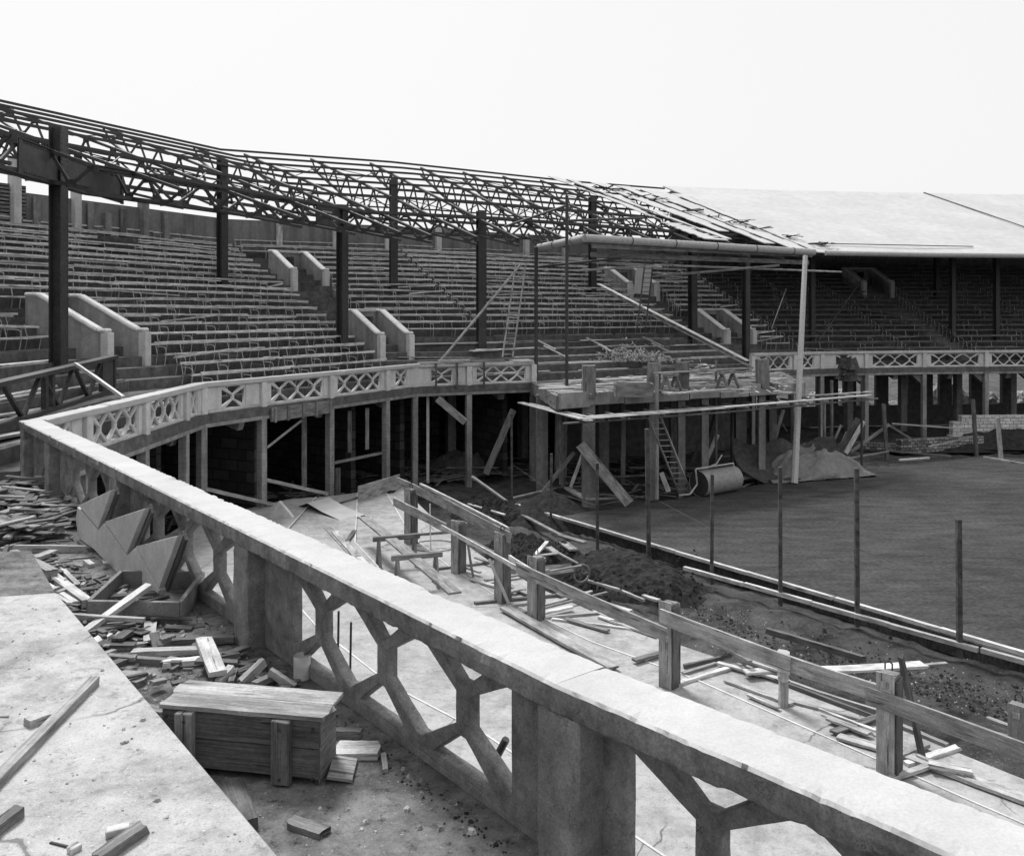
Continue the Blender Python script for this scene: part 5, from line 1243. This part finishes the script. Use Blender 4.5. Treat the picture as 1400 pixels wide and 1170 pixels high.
# horizontals under the canopy
for (x1, y1, Y1, x2, y2, Y2, r, mt_, lb) in ((735, 365, 42, 850, 353, 39, .06, 'steel', 'dark pole tied level below the bent gutter'), (735, 352, 42.2, 905, 366, 40, .05, 'wood', 'grey pole below the bent gutter, upper one'),
        (790, 370, 39, 920, 362, 41, .05, 'wood', 'grey pole crossing before the upper stairwell parapet'), (895, 378, 41, 1065, 363, 43, .06, 'wood_m', 'crooked pole hung under the gutter toward the right'), (920, 363, 41, 1150, 372, 48, .05, 'wood', 'thin pole running under the white roof edge'),
        (690, 310, 41, 778, 280, 43, .06, 'steel', 'dark pole lashed to the roof trusses above the gutter'), (775, 302, 40, 880, 298, 45, .06, 'steel', 'second dark pole lashed to the trusses above the gutter'),
        (600, 496, 40.5, 712, 362, 42.0, .06, 'wood', 'long pole leaning from the balustrade up to the gutter end'), (1120, 465, 52, 1180, 380, 55, .04, 'steel', 'thin rope like pole leaning in the shaded seats'), (1055, 450, 47, 1075, 395, 50, .03, 'steel', 'thin rod leaning behind the pale pole')):
    pole('lashed_pole', R(x1, y1, Y1), R(x2, y2, Y2), r, mt_, lb)
def ladder(a, b, w, n, lb, mat='wood', side=None):
    a = V(a); b = V(b); T = thing('ladder', a, lb, 'ladder'); x = (b - a).normalized(); s = side or UP.cross(x).normalized()
    for k in (-1, 1): mb = MB(); mb.bar(a + s * (k * w / 2), b + s * (k * w / 2), .06, .07); mb.build('rail', mat, T)
    for k in range(n): c = a.lerp(b, (k + .5) / n); mb = MB(); mb.tube(c - s * w / 2, c + s * w / 2, .02, 6); mb.build('rung', mat, T)
ladder(P(936, 672, 0), R(893, 566, 33.6), .5, 14, 'short ladder leaning against the scaffold under the platform, beside the roller', 'wood', V((1, .15, 0)))
ladder(R(694, 488, 42.6), R(712, 362, 44.2), .5, 18, 'tall ladder leaning in the seats left of the bent gutter', 'wood_l', V((1, .1, 0)))
ladder(R(877, 448, 46.5), R(889, 345, 47.5), .45, 16, 'dark ladder leaning up under the canopy by the upper parapet', 'wood_d', V((1, .1, 0)))
# long chute of boards down across the seats
p = R(818, 388, 52.5); q = R(1022, 493, 45.5); plank(p, q, .35, .05, 'wood_l', 'long pale chute board running down across the seats, upper edge', 'chute_board', cat='board', lift=False, up=V((0, 0, 1)))
p = R(828, 398, 52.2); q = R(1030, 503, 45.2); plank(p, q, .12, .1, 'wood', 'dark lower edge rail of the long chute', 'chute_rail', cat='rail', lift=False)
plank(R(881, 365, 50), R(877, 402, 50), .9, .05, 'roof', 'white upright panel beside the upper stairwell parapet', 'panel', lift=False, up=V((0, 1, 0)))

# ================================================================== ROLLER, TARPAULIN, PROPS
pA = V(((955 - 700) / F * 34.9, 34.9, .5)); pB = V(((1003 - 700) / F * 36.2, 36.2, .5)); RL = thing('field_roller', (pA + pB) / 2 - UP * .5, 'large steel garden roller with pipe frame resting at the turf edge', 'roller')
ax = (pB - pA).normalized(); mb = MB(); mb.tube(pA, pB, .5, 36, cap=False); mb.build('drum', 'roller', RL, smooth=True)
for c, s_ in ((pA, 1), (pB, -1)): mb = MB(); mb.tube(c + ax * .04 * s_, c + ax * .06 * s_, .49, 28); mb.build('drum_end', 'steel', RL)
for c in (pA - ax * .08, pB + ax * .08):
    mb = MB(); mb.path([c, c + V((-.1, -.15, .62))], .035, 7); mb.build('frame_arm', 'iron', RL)
mb = MB(); mb.path([pA - ax * .08 + V((-.1, -.15, .62)), pB + ax * .08 + V((-.1, -.15, .62))], .035, 7); mb.build('frame_bar', 'iron', RL)
mb = MB(); c = pA.lerp(pB, .35) + V((-.1, -.15, .62)); mb.path([c, c + V((.3, .1, .1)), c + V((.55, .2, .45))], .03, 7); mb.build('tow_handle', 'iron', RL)
mb = MB(); c = pA - ax * .08; mb.path([c, c + V((-.35, -.3, -.35)), c + V((-.75, -.2, -.4))], .035, 7); mb.build('tow_bar', 'iron', RL)
def sheet(name, f, nu, nv, mat, lb, cat, th=.012):
    mb = MB()
    for j in range(nv + 1):
        for i in range(nu + 1): mb.v.append(f(i / nu, j / nv))
    for j in range(nv):
        for i in range(nu): a = j * (nu + 1) + i; mb.quad([a, a + 1, a + nu + 2, a + nu + 1], [(0, 0)] * 4)
    o = mb.build(name, mat, smooth=True); m = o.modifiers.new('thick', 'SOLIDIFY'); m.thickness = th; return tag(o, lb, cat)
tl = [R(1003, 598, 39.5), R(1022, 608, 39.6), R(1048, 605, 39.8), R(1068, 598, 40), R(1092, 612, 40.2), R(1118, 598, 40.4), R(1136, 596, 40.6), R(1143, 600, 40.6)]
bl = [R(1046, 661, 37.7), R(1060, 661, 37.8), R(1075, 660, 37.9), R(1092, 655, 38), R(1110, 650, 38.6), R(1125, 646, 39), R(1140, 640, 39.4), R(1150, 632, 40)]
def lerpl(l, u): k = min(len(l) - 2, int(u * (len(l) - 1))); return l[k].lerp(l[k + 1], u * (len(l) - 1) - k)
def drape(u, v):
    p = lerpl(tl, u).lerp(lerpl(bl, u), v); sag = math.sin(math.pi * v) * .35
    return p + V((-.10 * math.sin(math.pi * v), 0, 0)) * 5 * (1 - u) + V((0, .25, -1)) * sag * .6 + V((0, 1, .3)) * (.16 * noise.noise(V((u * 5 + v * 2, v * 1.5, 3))) + .08 * noise.noise(V((u * 14 - v * 5, v * 3, 5))))
sheet('hanging_tarpaulin', drape, 50, 24, 'tarp', 'dark canvas tarpaulin hung in folds from the scaffold behind the pale pole', 'tarpaulin')
mcx = P(1122, 655, 0); 
def mound(u, v):
    x = (u * 2 - 1); y = (v * 2 - 1); r = math.sqrt((x * x + y * y)); h = 1.0 * max(0, 1 - r ** 3.4) ** .8 if r < 1 else 0
    h *= 1 - .45 * max(0, x); p = V((mcx.x + x * 2.6 + .15, mcx.y + 1.6 + y * 1.9 + x * .9, .04 + h))
    f1 = (1 - min(1, abs(noise.noise(V((x * 1.6 + y * .8, y * 2.6 - x, 2)))) * 3.2)) ** 2; f2 = (1 - min(1, abs(noise.noise(V((x * 3.2 - y * 2, y * 3 + x * 2, 6)))) * 3.5)) ** 2
    f0 = noise.noise(V((x * 2, y * 2, 11)))
    return p + V((f1 * .05, -f1 * .08, (f1 * .20 + f2 * .12 + f0 * .14) * min(1, .25 + h)))
M['tarp2'] = plain('pale_canvas', .17, .27, 5, .95, 0, .5, .02, .1, .3)
sheet('tarpaulin', mound, 64, 48, 'tarp2', 'pale canvas tarpaulin spread over a mound at the turf edge', 'tarpaulin')
PR = [(793, 607, 860, 688, .4, 0, 'wood', 'big rough plank leaning down to the right, before the platform column'), (802, 606, 779, 668, .14, 0, 'wood_l', 'slim pale prop forming an A with the big rough plank'),
      (702, 560, 664, 648, .3, 0, 'wood_m', 'dark raking plank under the stand, left of the platform'), (785, 618, 741, 674, .16, 0, 'wood_m', 'thin raking prop behind the cone of soil'),
      (964, 590, 943, 640, .2, 0, 'wood_d', 'dark raking plank behind the roller'), (981, 594, 957, 648, .2, 0, 'wood_l', 'bright raking plank behind the roller'),
      (904, 646, 914, 672, .2, 0, 'wood_l', 'short pale plank leaning at the foot of the ladder'), (1071, 560, 1060, 598, .2, 0, 'wood', 'prop plank leaning behind the tarpaulin'), (1058, 560, 1076, 590, .1, 0, 'wood_m', 'thin prop crossing behind the tarpaulin'),
      (1181, 576, 1156, 620, .22, 0, 'wood_l', 'bright raking plank right of the tarpaulin'), (1174, 572, 1147, 618, .3, 0, 'wood_d', 'wide dark raking plank right of the tarpaulin'), (1150, 581, 1136, 612, .12, 0, 'wood_m', 'thin dark prop left of the raking planks'),
      (1216, 580, 1163, 618, .16, 0, 'wood', 'left leg of the wide A prop'), (1217, 582, 1273, 617, .12, 0, 'wood_m', 'right leg of the wide A prop'), (1158, 590, 1146, 615, .12, 0, 'wood_m', 'shortest thin prop by the raking planks')]
for (x1, y1, x2, y2, w_, z, mt_, lb) in PR:
    b = P(x2, y2 , z); a = R(x1, y1, b.y + (.5 if y2 > 640 else .3)); plank(a, b, w_, .07, mt_, lb, 'prop', cat='prop', lift=False, up=V((0, 1, 0)), jit=.03)
for (x1, y1, x2, y2, w_, z, mt_, lb) in ((1220, 580, 1330, 588, .12, .9, 'wood_l', 'pale straight rail from the A prop to the right'), (1010, 655, 1062, 648, .3, .02, 'wood_l', 'pale board on the ground between roller and tarpaulin'), (1230, 630, 1270, 627, .14, .02, 'wood_l', 'pale short board at the far turf edge'), (1150, 630, 1215, 618, .1, .02, 'wood_m', 'dark board on the ground below the A prop'), (1215, 617, 1300, 625, .1, .02, 'wood_m', 'dark board along the far soil edge'),
     (1100, 646, 1150, 642, .1, .02, 'wood', 'thin board at the tarpaulin skirt'), (1270, 612, 1332, 598, .1, .5, 'wood', 'thin lath sloping up the far soil bank'), (775, 668, 800, 682, .3, .02, 'wood_l', 'pale board on the ground below the A of planks'), (800, 684, 850, 682, .1, .02, 'wood', 'thin board at the foot of the big rough plank'), (800, 655, 890, 650, .14, .02, 'wood_m', 'long dark board lying under the platform'), (860, 640, 960, 640, .14, .02, 'wood_m', 'grey long board under the platform behind the ladder')):
    D(x1, y1, x2, y2, w_, .08, z, mt_, lb, 'board')
# block stack and brick wall at far right
def wallbox(name, a, b, h, t, mat, lb, cat, z=0.0):
    a = V((a.x, a.y, z)); b = V((b.x, b.y, z)); L = (b - a).length; n = V((-(b - a).y, (b - a).x, 0)).normalized() * t; mb = MB(); mb.v += [a, b, b + UP * h, a + UP * h, a + n, b + n, b + n + UP * h, a + n + UP * h]
    mb.quad([0, 1, 2, 3], [(0, 0), (L, 0), (L, h), (0, h)]); mb.quad([5, 4, 7, 6], [(0, 0), (L, 0), (L, h), (0, h)]); mb.quad([4, 0, 3, 7], [(0, 0), (t, 0), (t, h), (0, h)]); mb.quad([1, 5, 6, 2], [(0, 0), (t, 0), (t, h), (0, h)]); mb.quad([3, 2, 6, 7], [(0, 0), (L, 0), (L, t), (0, t)]); mb.quad([4, 5, 1, 0], [(0, 0), (L, 0), (L, t), (0, t)])
    return tag(mb.build(name, mat), lb, cat)
wb = wallbox('block_wall', R(1303, 582, 50.2), R(1500, 582, 50.8), .75, .4, 'brickw', 'neat pale block wall stepping up before the distant columns', 'wall', .35)
wallbox('block_course', R(1315, 572, 50.25), R(1500, 570, 50.85), .35, .35, 'brickw', 'top course of pale blocks on the neat wall', 'wall', 1.102)
wallbox('block_footing', R(1303, 590, 50), R(1500, 590, 50.6), .1, .6, 'conc_light', 'pale ledge under the neat block wall', 'ledge', .24)
wallbox('brick_wall', R(1232, 600, 47.5), R(1345, 596, 49), .75, .4, 'brick2', 'low broken brick wall below the distant columns', 'wall', -.3)
wallbox('brick_wall', R(1155, 600, 49.5), R(1235, 600, 48.5), .35, .4, 'brick2', 'lowest crumbled end of the distant brick wall', 'wall', -.3)
# trestles, box, rubble and papers on the platform
sawhorse(908, 514, 926, 512, 'left saw trestle on the unfinished platform', DK, .7, 'saw_trestle'); sawhorse(985, 510, 1004, 508, 'right saw trestle on the unfinished platform', DK, .7, 'saw_trestle')
D(898, 511, 1020, 504, .4, .05, DK + .76, 'wood', 'work board laid on the two saw trestles', 'board')
scrap('rubble_pile', P(960, 506, DK + .8), 26, .5, 'wood_l', 'little heap of pale scraps on the work board', None, (.1, .3), kind='stuff')
bx = P(843, 543, DK); bx2 = thing('wooden_box', bx, 'small open wooden box on the platform between two column forms', 'box')
for (u, v, w_) in (((0, 0), (1.4, .1), .5), ((0, .7), (1.4, .8), .5), ((0, 0), (0, .7), .5), ((1.4, .1), (1.4, .8), .5)): mb = MB(); mb.bar(bx + V((u[0], u[1], .25)), bx + V((v[0], v[1], .25)), .05, w_); mb.build('side_board', 'wood_m', bx2)
for (x1, y1, x2, y2, w_, lb) in ((745, 530, 850, 528, .4, 'long pale plank lying at the left of the platform'), (860, 536, 890, 538, 1.0, 'pale sheet by the second column form'), (760, 512, 905, 506, .35, 'long grey plank across the platform middle'), (1010, 516, 1040, 513, .6, 'small crate side near the third column form'), (1050, 520, 1075, 518, .6, 'pale square panel between the right column forms'), (910, 540, 1000, 533, .3, 'plank lying along the platform front'), (780, 522, 830, 519, .3, 'short plank behind the first column form'), (1000, 490, 1060, 487, .3, 'plank lying below the end of the chute'), (820, 508, 900, 500, .3, 'plank in front of the white straw heap')):
    D(x1, y1, x2, y2, w_, .07, DK + .02, 'wood_l' if 'pale' in lb else 'wood', lb, 'plank')
chips(lambda: P(ru(770, 1080), ru(508, 540), DK) , 220, 'broken laths and shavings littering the platform', (.15, .8), 'wood_l', (.03, .1))
i_, t_ = find(858, 1.9, 3, 5); pc = pt(i_, t_, 1.9, tz(2.0) + .02)
def pile():
    a = random.gauss(0, 1.0); return pc + V((a * 1.3, random.gauss(0, .5), abs(random.gauss(.25, .28)) * max(0, 1.2 - abs(a) * .5)))
mb = MB()
for _ in range(700): c = pile(); a = ru(0, 6.28); dv_ = V((math.cos(a), math.sin(a), ru(-.8, .8))) * ru(.04, .13); mb.bar(c - dv_, c + dv_, .04, .03)
tag(mb.build('scrap_heap', 'wood_l'), 'bright heap of white sticks and scraps on the steps behind the platform', 'heap', kind='stuff')
# loose planks on terrace steps
def tplank(px, d, L, w_, mat, lb, rot=0, i0=1, i1=5, dz=0):
    r = find(px, d, i0, i1)
    if not r: return
    i, t = r; s_ = sdir(i); s3 = V((s_.x, s_.y, 0)); n3 = V((-s_.y, s_.x, 0)); dv_ = (s3 * math.cos(rot) + n3 * math.sin(rot)) * L / 2; c = pt(i, t, d, tz(d) + dz + (abs(math.sin(rot)) * L * .2)); sl_ = UP * (.42 * math.sin(rot) * L / 2)
    plank(c - dv_ - sl_, c + dv_ + sl_, w_, .06, mat, lb, 'loose_plank', cat='plank')
TPL = [(15, 3.2, 4.5, .3, 'wood_l', 'pale plank on the steps left of the big steel column, near the frame edge'), (45, 2.3, 3.5, .3, 'wood', 'grey plank one step below, left of the big steel column'), (30, 4.4, 4, .28, 'wood_l', 'upper pale plank on the bare steps at far left'), (60, 1.5, 4, .3, 'wood_l', 'plank lying low behind the fallen girder'), (100, 1.4, 3.5, .3, 'wood', 'grey plank low behind the fallen girder end'), (205, 1.4, 3.5, .25, 'wood', 'grey plank in front of the large left parapet'), (190, .7, 3, .3, 'wood', 'plank along the floor inside the corner balustrade'), (235, 1.6, 1.2, .4, 'wood_m', 'folded iron frame bundle behind the corner coping'),
       (600, 3.2, 4, .3, 'wood', 'plank on the bare steps right of the dark stairwell parapet'), (630, 4.1, 5, .3, 'wood_l', 'long pale plank on the bare steps, upper'), (610, 2.4, 5, .3, 'wood_l', 'long pale plank on the bare steps, lower'), (690, 3.4, 4, .4, 'wood_l', 'wide pale form board by the tall ladder'), (675, 2.3, 2.5, .8, 'wood', 'stack like form board at the ladder foot'), (700, 1.5, 4, .3, 'wood', 'plank above the end of the short balustrade'), (560, 1.8, 6, .25, 'wood_l', 'thin pale plank running behind the left coping bend'),
       (800, 3.4, 6, .3, 'wood', 'plank on the first bare step above the platform, left'), (850, 4.2, 6, .3, 'wood_m', 'dark plank on the upper bare step above the platform'), (960, 3.3, 5, .3, 'wood', 'plank on the bare steps right of the white heap'), (990, 2.3, 5, .35, 'wood_l', 'pale plank on the bare steps below the chute'), (930, 1.6, 4, .35, 'wood', 'grey plank low on the bare steps, middle'), (780, 2.4, 5, .3, 'wood_l', 'pale plank left of the white heap'), (1000, 4.2, 2.5, .5, 'wood_m', 'dark form board at the chute side')]
for k, (px, d, L, w_, mt_, lb) in enumerate(TPL): tplank(px, d, L, w_, mt_, lb, ru(-.12, .12) * .5)
for k, (px, d) in enumerate(((745, 3.5), (758, 2.7), (816, 3.4), (832, 2.6), (893, 3.4), (905, 2.7))): tplank(px, d, 1.3, .1, 'wood_l', ('short pale batten on the steps, first beside the gutter pole', 'short pale batten one step lower beside the gutter pole', 'short pale batten on the steps behind the white heap, upper', 'short pale batten just touching the white heap', 'short pale batten on the steps near the column foot', 'short pale batten a step below the column foot')[k], 1.9)
# floor litter under the stand
def ud(): 
    i = random.choice((2, 2, 3, 3, 3, 4, 4)); p = pt(i, rnd(), ru(.5, 7.5), -.3 if i != 2 else -.2); return p
chips(ud, 420, 'broken timber littering the ground below the deck', (.4, 2.4), 'wood_m', (.06, .2))
chips(lambda: V((ru(2, 14), ru(36, 46), -.3)), 160, 'timber litter below the unfinished platform', (.3, 1.8), 'wood', (.05, .15))
heap(630, 640, -.4, 2.2, 1.2, .9, 'dim heap of rubble behind the open columns', .3, 2, seed=11, pw=.5, mat='conc_dark', name='rubble_heap')
for (x1, y1, x2, y2, Y1, Y2, w_, mt_, lb) in ((365, 612, 412, 575, 31, 32, .08, 'pipe', 'thin pale rod leaning in the second dark bay'), (598, 545, 636, 577, 38, 38, .3, 'wood', 'broad board hanging diagonally under the deck behind a column'), (360, 655, 448, 675, 30.2, 32, .12, 'wood', 'low horizontal timber between the first dark bays'), (280, 668, 375, 690, 27.5, 30, .12, 'wood', 'low horizontal timber in the leftmost dark bay'), (455, 633, 527, 618, 34.0, 36.4, .2, 'wood', 'horizontal timber tie between two pale columns'),
        (478, 562, 478, 618, 35, 35.2, .13, 'wood', 'short post on the timber tie, left'), (502, 558, 502, 614, 35.6, 35.8, .13, 'wood', 'short post on the timber tie, right'), (462, 640, 462, 682, 33.8, 33.8, .16, 'wood_m', 'short post under the timber tie'), (416, 570, 416, 665, 33, 33, .16, 'wood', 'slim upright timber inside the second dark bay'), (585, 541, 585, 660, 38.8, 38.8, .12, 'conc_light', 'thin white upright beside the corner column')):
    plank(R(x1, y1, Y1), R(x2, y2, Y2), w_, w_ if w_ < .2 else .08, mt_, lb, 'timber', lift=False, up=V((0, 1, 0)) if abs(x1 - x2) < 60 else UP)
# bits stuck on the seats: tarpaper scraps
for (px, d, lb) in ((150, 14.8, 'dark sheet draped over the high seats left of the first tall column'), (172, 14.9, 'dark box sitting in the high seats beside the draped sheet')):
    i, t = find(px, d); c = pt(i, t, d, tz(d) + .5); mb = MB(); s_ = sdir(i); mb.bar(c - V((s_.x, s_.y, 0)) * .5, c + V((s_.x, s_.y, 0)) * .5, .5, .6, jit=.1); tag(mb.build('dark_bundle', 'char'), lb, 'bundle')
# pale ground and sheds seen through the far openings
for k in range(14):
    x = 16 + k * 3.4 + ru(-1, 1); o = heap(700, 600, -.5, 2.6, 1.5, ru(1.2, 2.8), ['heap of pale rubble outside behind the distant undercroft'][0], .5, 1.2, seed=20 + k, pw=.5, mat='rubble', name='rubble_heap'); o.location = (x, 66.5 + (x - 16) * .08 + ru(-.5, .8), -.5); o['group'] = 'rubble heaps seen through the far openings'

# form boards along the bare steps
for i, rows in ((1, (0, 1, 2, 3, 4)), (3, (0, 1, 2, 3, 4)), (4, (0, 1, 2, 3, 4, 5))):
    L = (pt(i, 1, 2) - pt(i, 0, 2)).length
    for r in rows:
        d = D0 + TR * r + .06; x = ru(0, .8)
        while x < L - 1:
            l_ = ru(1.8, 5.5); x2 = min(L - .1, x + l_)
            if rnd() < .8 and not (i == 3 and x < 1.5) and not (i == 4 and x > L - 2.2 and r > 1):
                a = pt(i, x / L, d + ru(0, .25), tz(d + .01)); b = pt(i, x2 / L, d + ru(0, .25), tz(d + .01)); k_ = rnd()
                plank(a, b, ru(.1, .26), ru(.05, .12), 'wood_l' if k_ < .45 else ('wood' if k_ < .8 else 'wood_m'), 'form board left lying along a bare concrete step without seats', 'step_board', cat='board', group='form boards on the bare steps')
            x = x2 + ru(0, 1.2)
for k in range(34):      # boards on the platform deck
    f = rnd(); g_ = ru(.06, .95); p = V(PL[2]).lerp(V(PL[3]), f); q = pt(4, .1 + .8 * f, 0).xy; c = p.lerp(q, g_); a_ = ru(-.25, .25) + (.5 if rnd() < .8 else 1.8); l_ = ru(.6, 2.2)
    dv_ = V((math.cos(a_), math.sin(a_), 0)) * l_; z_ = DK + .0 + ru(0, .12)
    plank(V((c.x, c.y, z_)) - dv_, V((c.x, c.y, z_)) + dv_, ru(.12, .4), .05, random.choice(('wood_l', 'wood_l', 'wood', 'wood_m')), 'loose form board strewn on the unfinished platform deck', 'deck_board', cat='board', group='boards strewn on the platform')

# form box still hanging on the second bay of the left balustrade beam, loose boards on the coping
a = pt(2, tfind(362, 2), -.26, DK - .30); b = pt(2, tfind(446, 2), -.26, DK - .30); plank(a, b, .06, .46, 'wood_m', 'rough timber form still fixed to the beam over the second dark bay', 'form_box', cat='form', lift=False)
for k, f in enumerate((.05, .25, .5, .72, .97)):
    c = a.lerp(b, f) - V((NR[2].x, NR[2].y, 0)) * .05; plank(c - UP * .26, c + UP * .24, .1, .05, 'wood_m', 'upright cleat nailed on the hanging timber form', 'form_cleat', cat='cleat', lift=False, up=V((NR[2].x, NR[2].y, 0)), group='cleats on the hanging timber form')
for k, (x1, x2, dz, w_, mt_, lb) in enumerate(((573, 632, .02, .42, 'wood', 'thick grey board lying on the coping where the left balustrade bends'), (622, 690, .05, .3, 'wood_m', 'second board lapped on the coping of the short balustrade'), (600, 642, .1, .18, 'wood_l', 'thin pale board on top of the lapped coping boards'), (700, 727, .04, .6, 'wood_l', 'pale sheet at the end of the short balustrade coping'))):
    i_ = 3; t1 = max(.0, tfind(x1, i_)); t2 = min(.99, tfind(x2, i_)); plank(pt(i_, t1, .03, RT + dz - .06), pt(i_, t2, .0, RT + dz - .06), w_, .09, mt_, lb, 'board', jit=.03)
for px, yt, lb in ((592, 505, 'dark upright form board left of the small cross panel'), (621, 505, 'dark upright form board right of the small cross panel'), (658, 503, 'dark upright form board beside the triple cross panel')):
    t = tfind(px, 3); plank(pt(3, t, -.22, DK - .1), pt(3, t, -.22, RT + .02), .12, .08, 'wood_d', lb, 'form_board', cat='board', lift=False, up=V((1, 0, 0)))
o = rocks('dark_bag', lambda: R(1157, 512, 51.2) + V((ru(-.35, .35), ru(-.1, .1), ru(-.4, .4))), 26, 'char', None, .2, .35, flat=1); o['kind'] = 'stuff'; o['label'] = 'dark tangle hanging on the distant beam right of the pale pole'
# haunches under the beams
for i in (6, 7):
    for t in PT[i] + [1]:
        c = pt(i, t, .05, DK - .42); s_ = sdir(i); s3 = V((s_.x, s_.y, 0)); mb = MB(); mb.prism([c - s3 * .14, c - s3 * .8, c - s3 * .14 - UP * .55], V((NR[i].x, NR[i].y, 0)) * .3); mb.build('haunch', 'conc', GS)

for k in range(26):      # more timber on the lower slab round the posts
    f = rnd(); c = FE[1].lerp(FE[5], f) + V((-.84, -.54)) * ru(-.1, 1.3); a_ = math.atan2(-.78, .62) + random.choice((0, 0, 1.5, .25)) + ru(-.12, .12); l_ = ru(.25, 1.3); dv_ = V((math.cos(a_), math.sin(a_), 0)) * l_; z_ = SL + ru(.0, .1)
    plank(V((c.x, c.y, z_)) - dv_, V((c.x, c.y, z_)) + dv_, ru(.05, .14), .04, random.choice(('wood_l', 'wood', 'wood_m')), 'loose strip of timber lying on the lower slab along the post row', 'slab_strip', cat='strip', group='loose strips along the post row')

chips(lambda: s0(ru(8.6, 10.8), ru(.5, 1.45), DN - .03), 46, 'dark broken timbers packed between the trough and the box', (.15, .6), 'wood_d', (.04, .12))
chips(lambda: s0(random.gauss(12.0, .5), ru(.25, .7), DN - .03), 22, 'dark scraps of timber between the box and the balustrade', (.1, .4), 'wood_d', (.04, .1))
import OpenImageIO as o,sys
b=o.ImageBuf('/workdir/render_main.png'); 
for x,y in ((100,30),(700,60),(900,120),(900,215),(540,690),(100,700)): print(x,y,b.getpixel(x,y))

# ================================================================== LIGHT
SUN_EL, SUN_AZ = math.radians(55), math.radians(-28)   # azimuth clockwise from +Y (view direction)
w = bpy.data.worlds.new('World'); S.world = w; w.use_nodes = True; nt = w.node_tree; nt.nodes.clear()
out = nt.nodes.new('ShaderNodeOutputWorld'); bg = nt.nodes.new('ShaderNodeBackground'); sk = nt.nodes.new('ShaderNodeTexSky'); sk.sky_type = 'NISHITA'; sk.sun_disc = False
sk.sun_elevation = SUN_EL; sk.sun_rotation = SUN_AZ; sk.dust_density = 4; sk.air_density = 1.5
bw = nt.nodes.new('ShaderNodeRGBToBW'); nt.links.new(sk.outputs[0], bw.inputs[0])
ad = nt.nodes.new('ShaderNodeMath'); ad.operation = 'MULTIPLY_ADD'; ad.inputs[1].default_value = .08; ad.inputs[2].default_value = 4.95; nt.links.new(bw.outputs[0], ad.inputs[0])
nt.links.new(ad.outputs[0], bg.inputs[0]); bg.inputs[1].default_value = .11; nt.links.new(bg.outputs[0], out.inputs[0])
sl = bpy.data.lights.new('sun', 'SUN'); so = bpy.data.objects.new('sun', sl); C.objects.link(so); sl.energy = 2.8; sl.angle = math.radians(16); sl.color = (1, 1, 1)
dv = V((math.sin(SUN_AZ) * math.cos(SUN_EL), math.cos(SUN_AZ) * math.cos(SUN_EL), math.sin(SUN_EL)))
so.rotation_euler = dv.to_track_quat('Z', 'Y').to_euler(); so.location = (20, 0, 30)
S.view_settings.view_transform = 'Standard'; S.view_settings.look = 'None'; S.view_settings.gamma = 1; S.view_settings.exposure = .66
S.cycles.max_bounces = 5; S.cycles.diffuse_bounces = 3
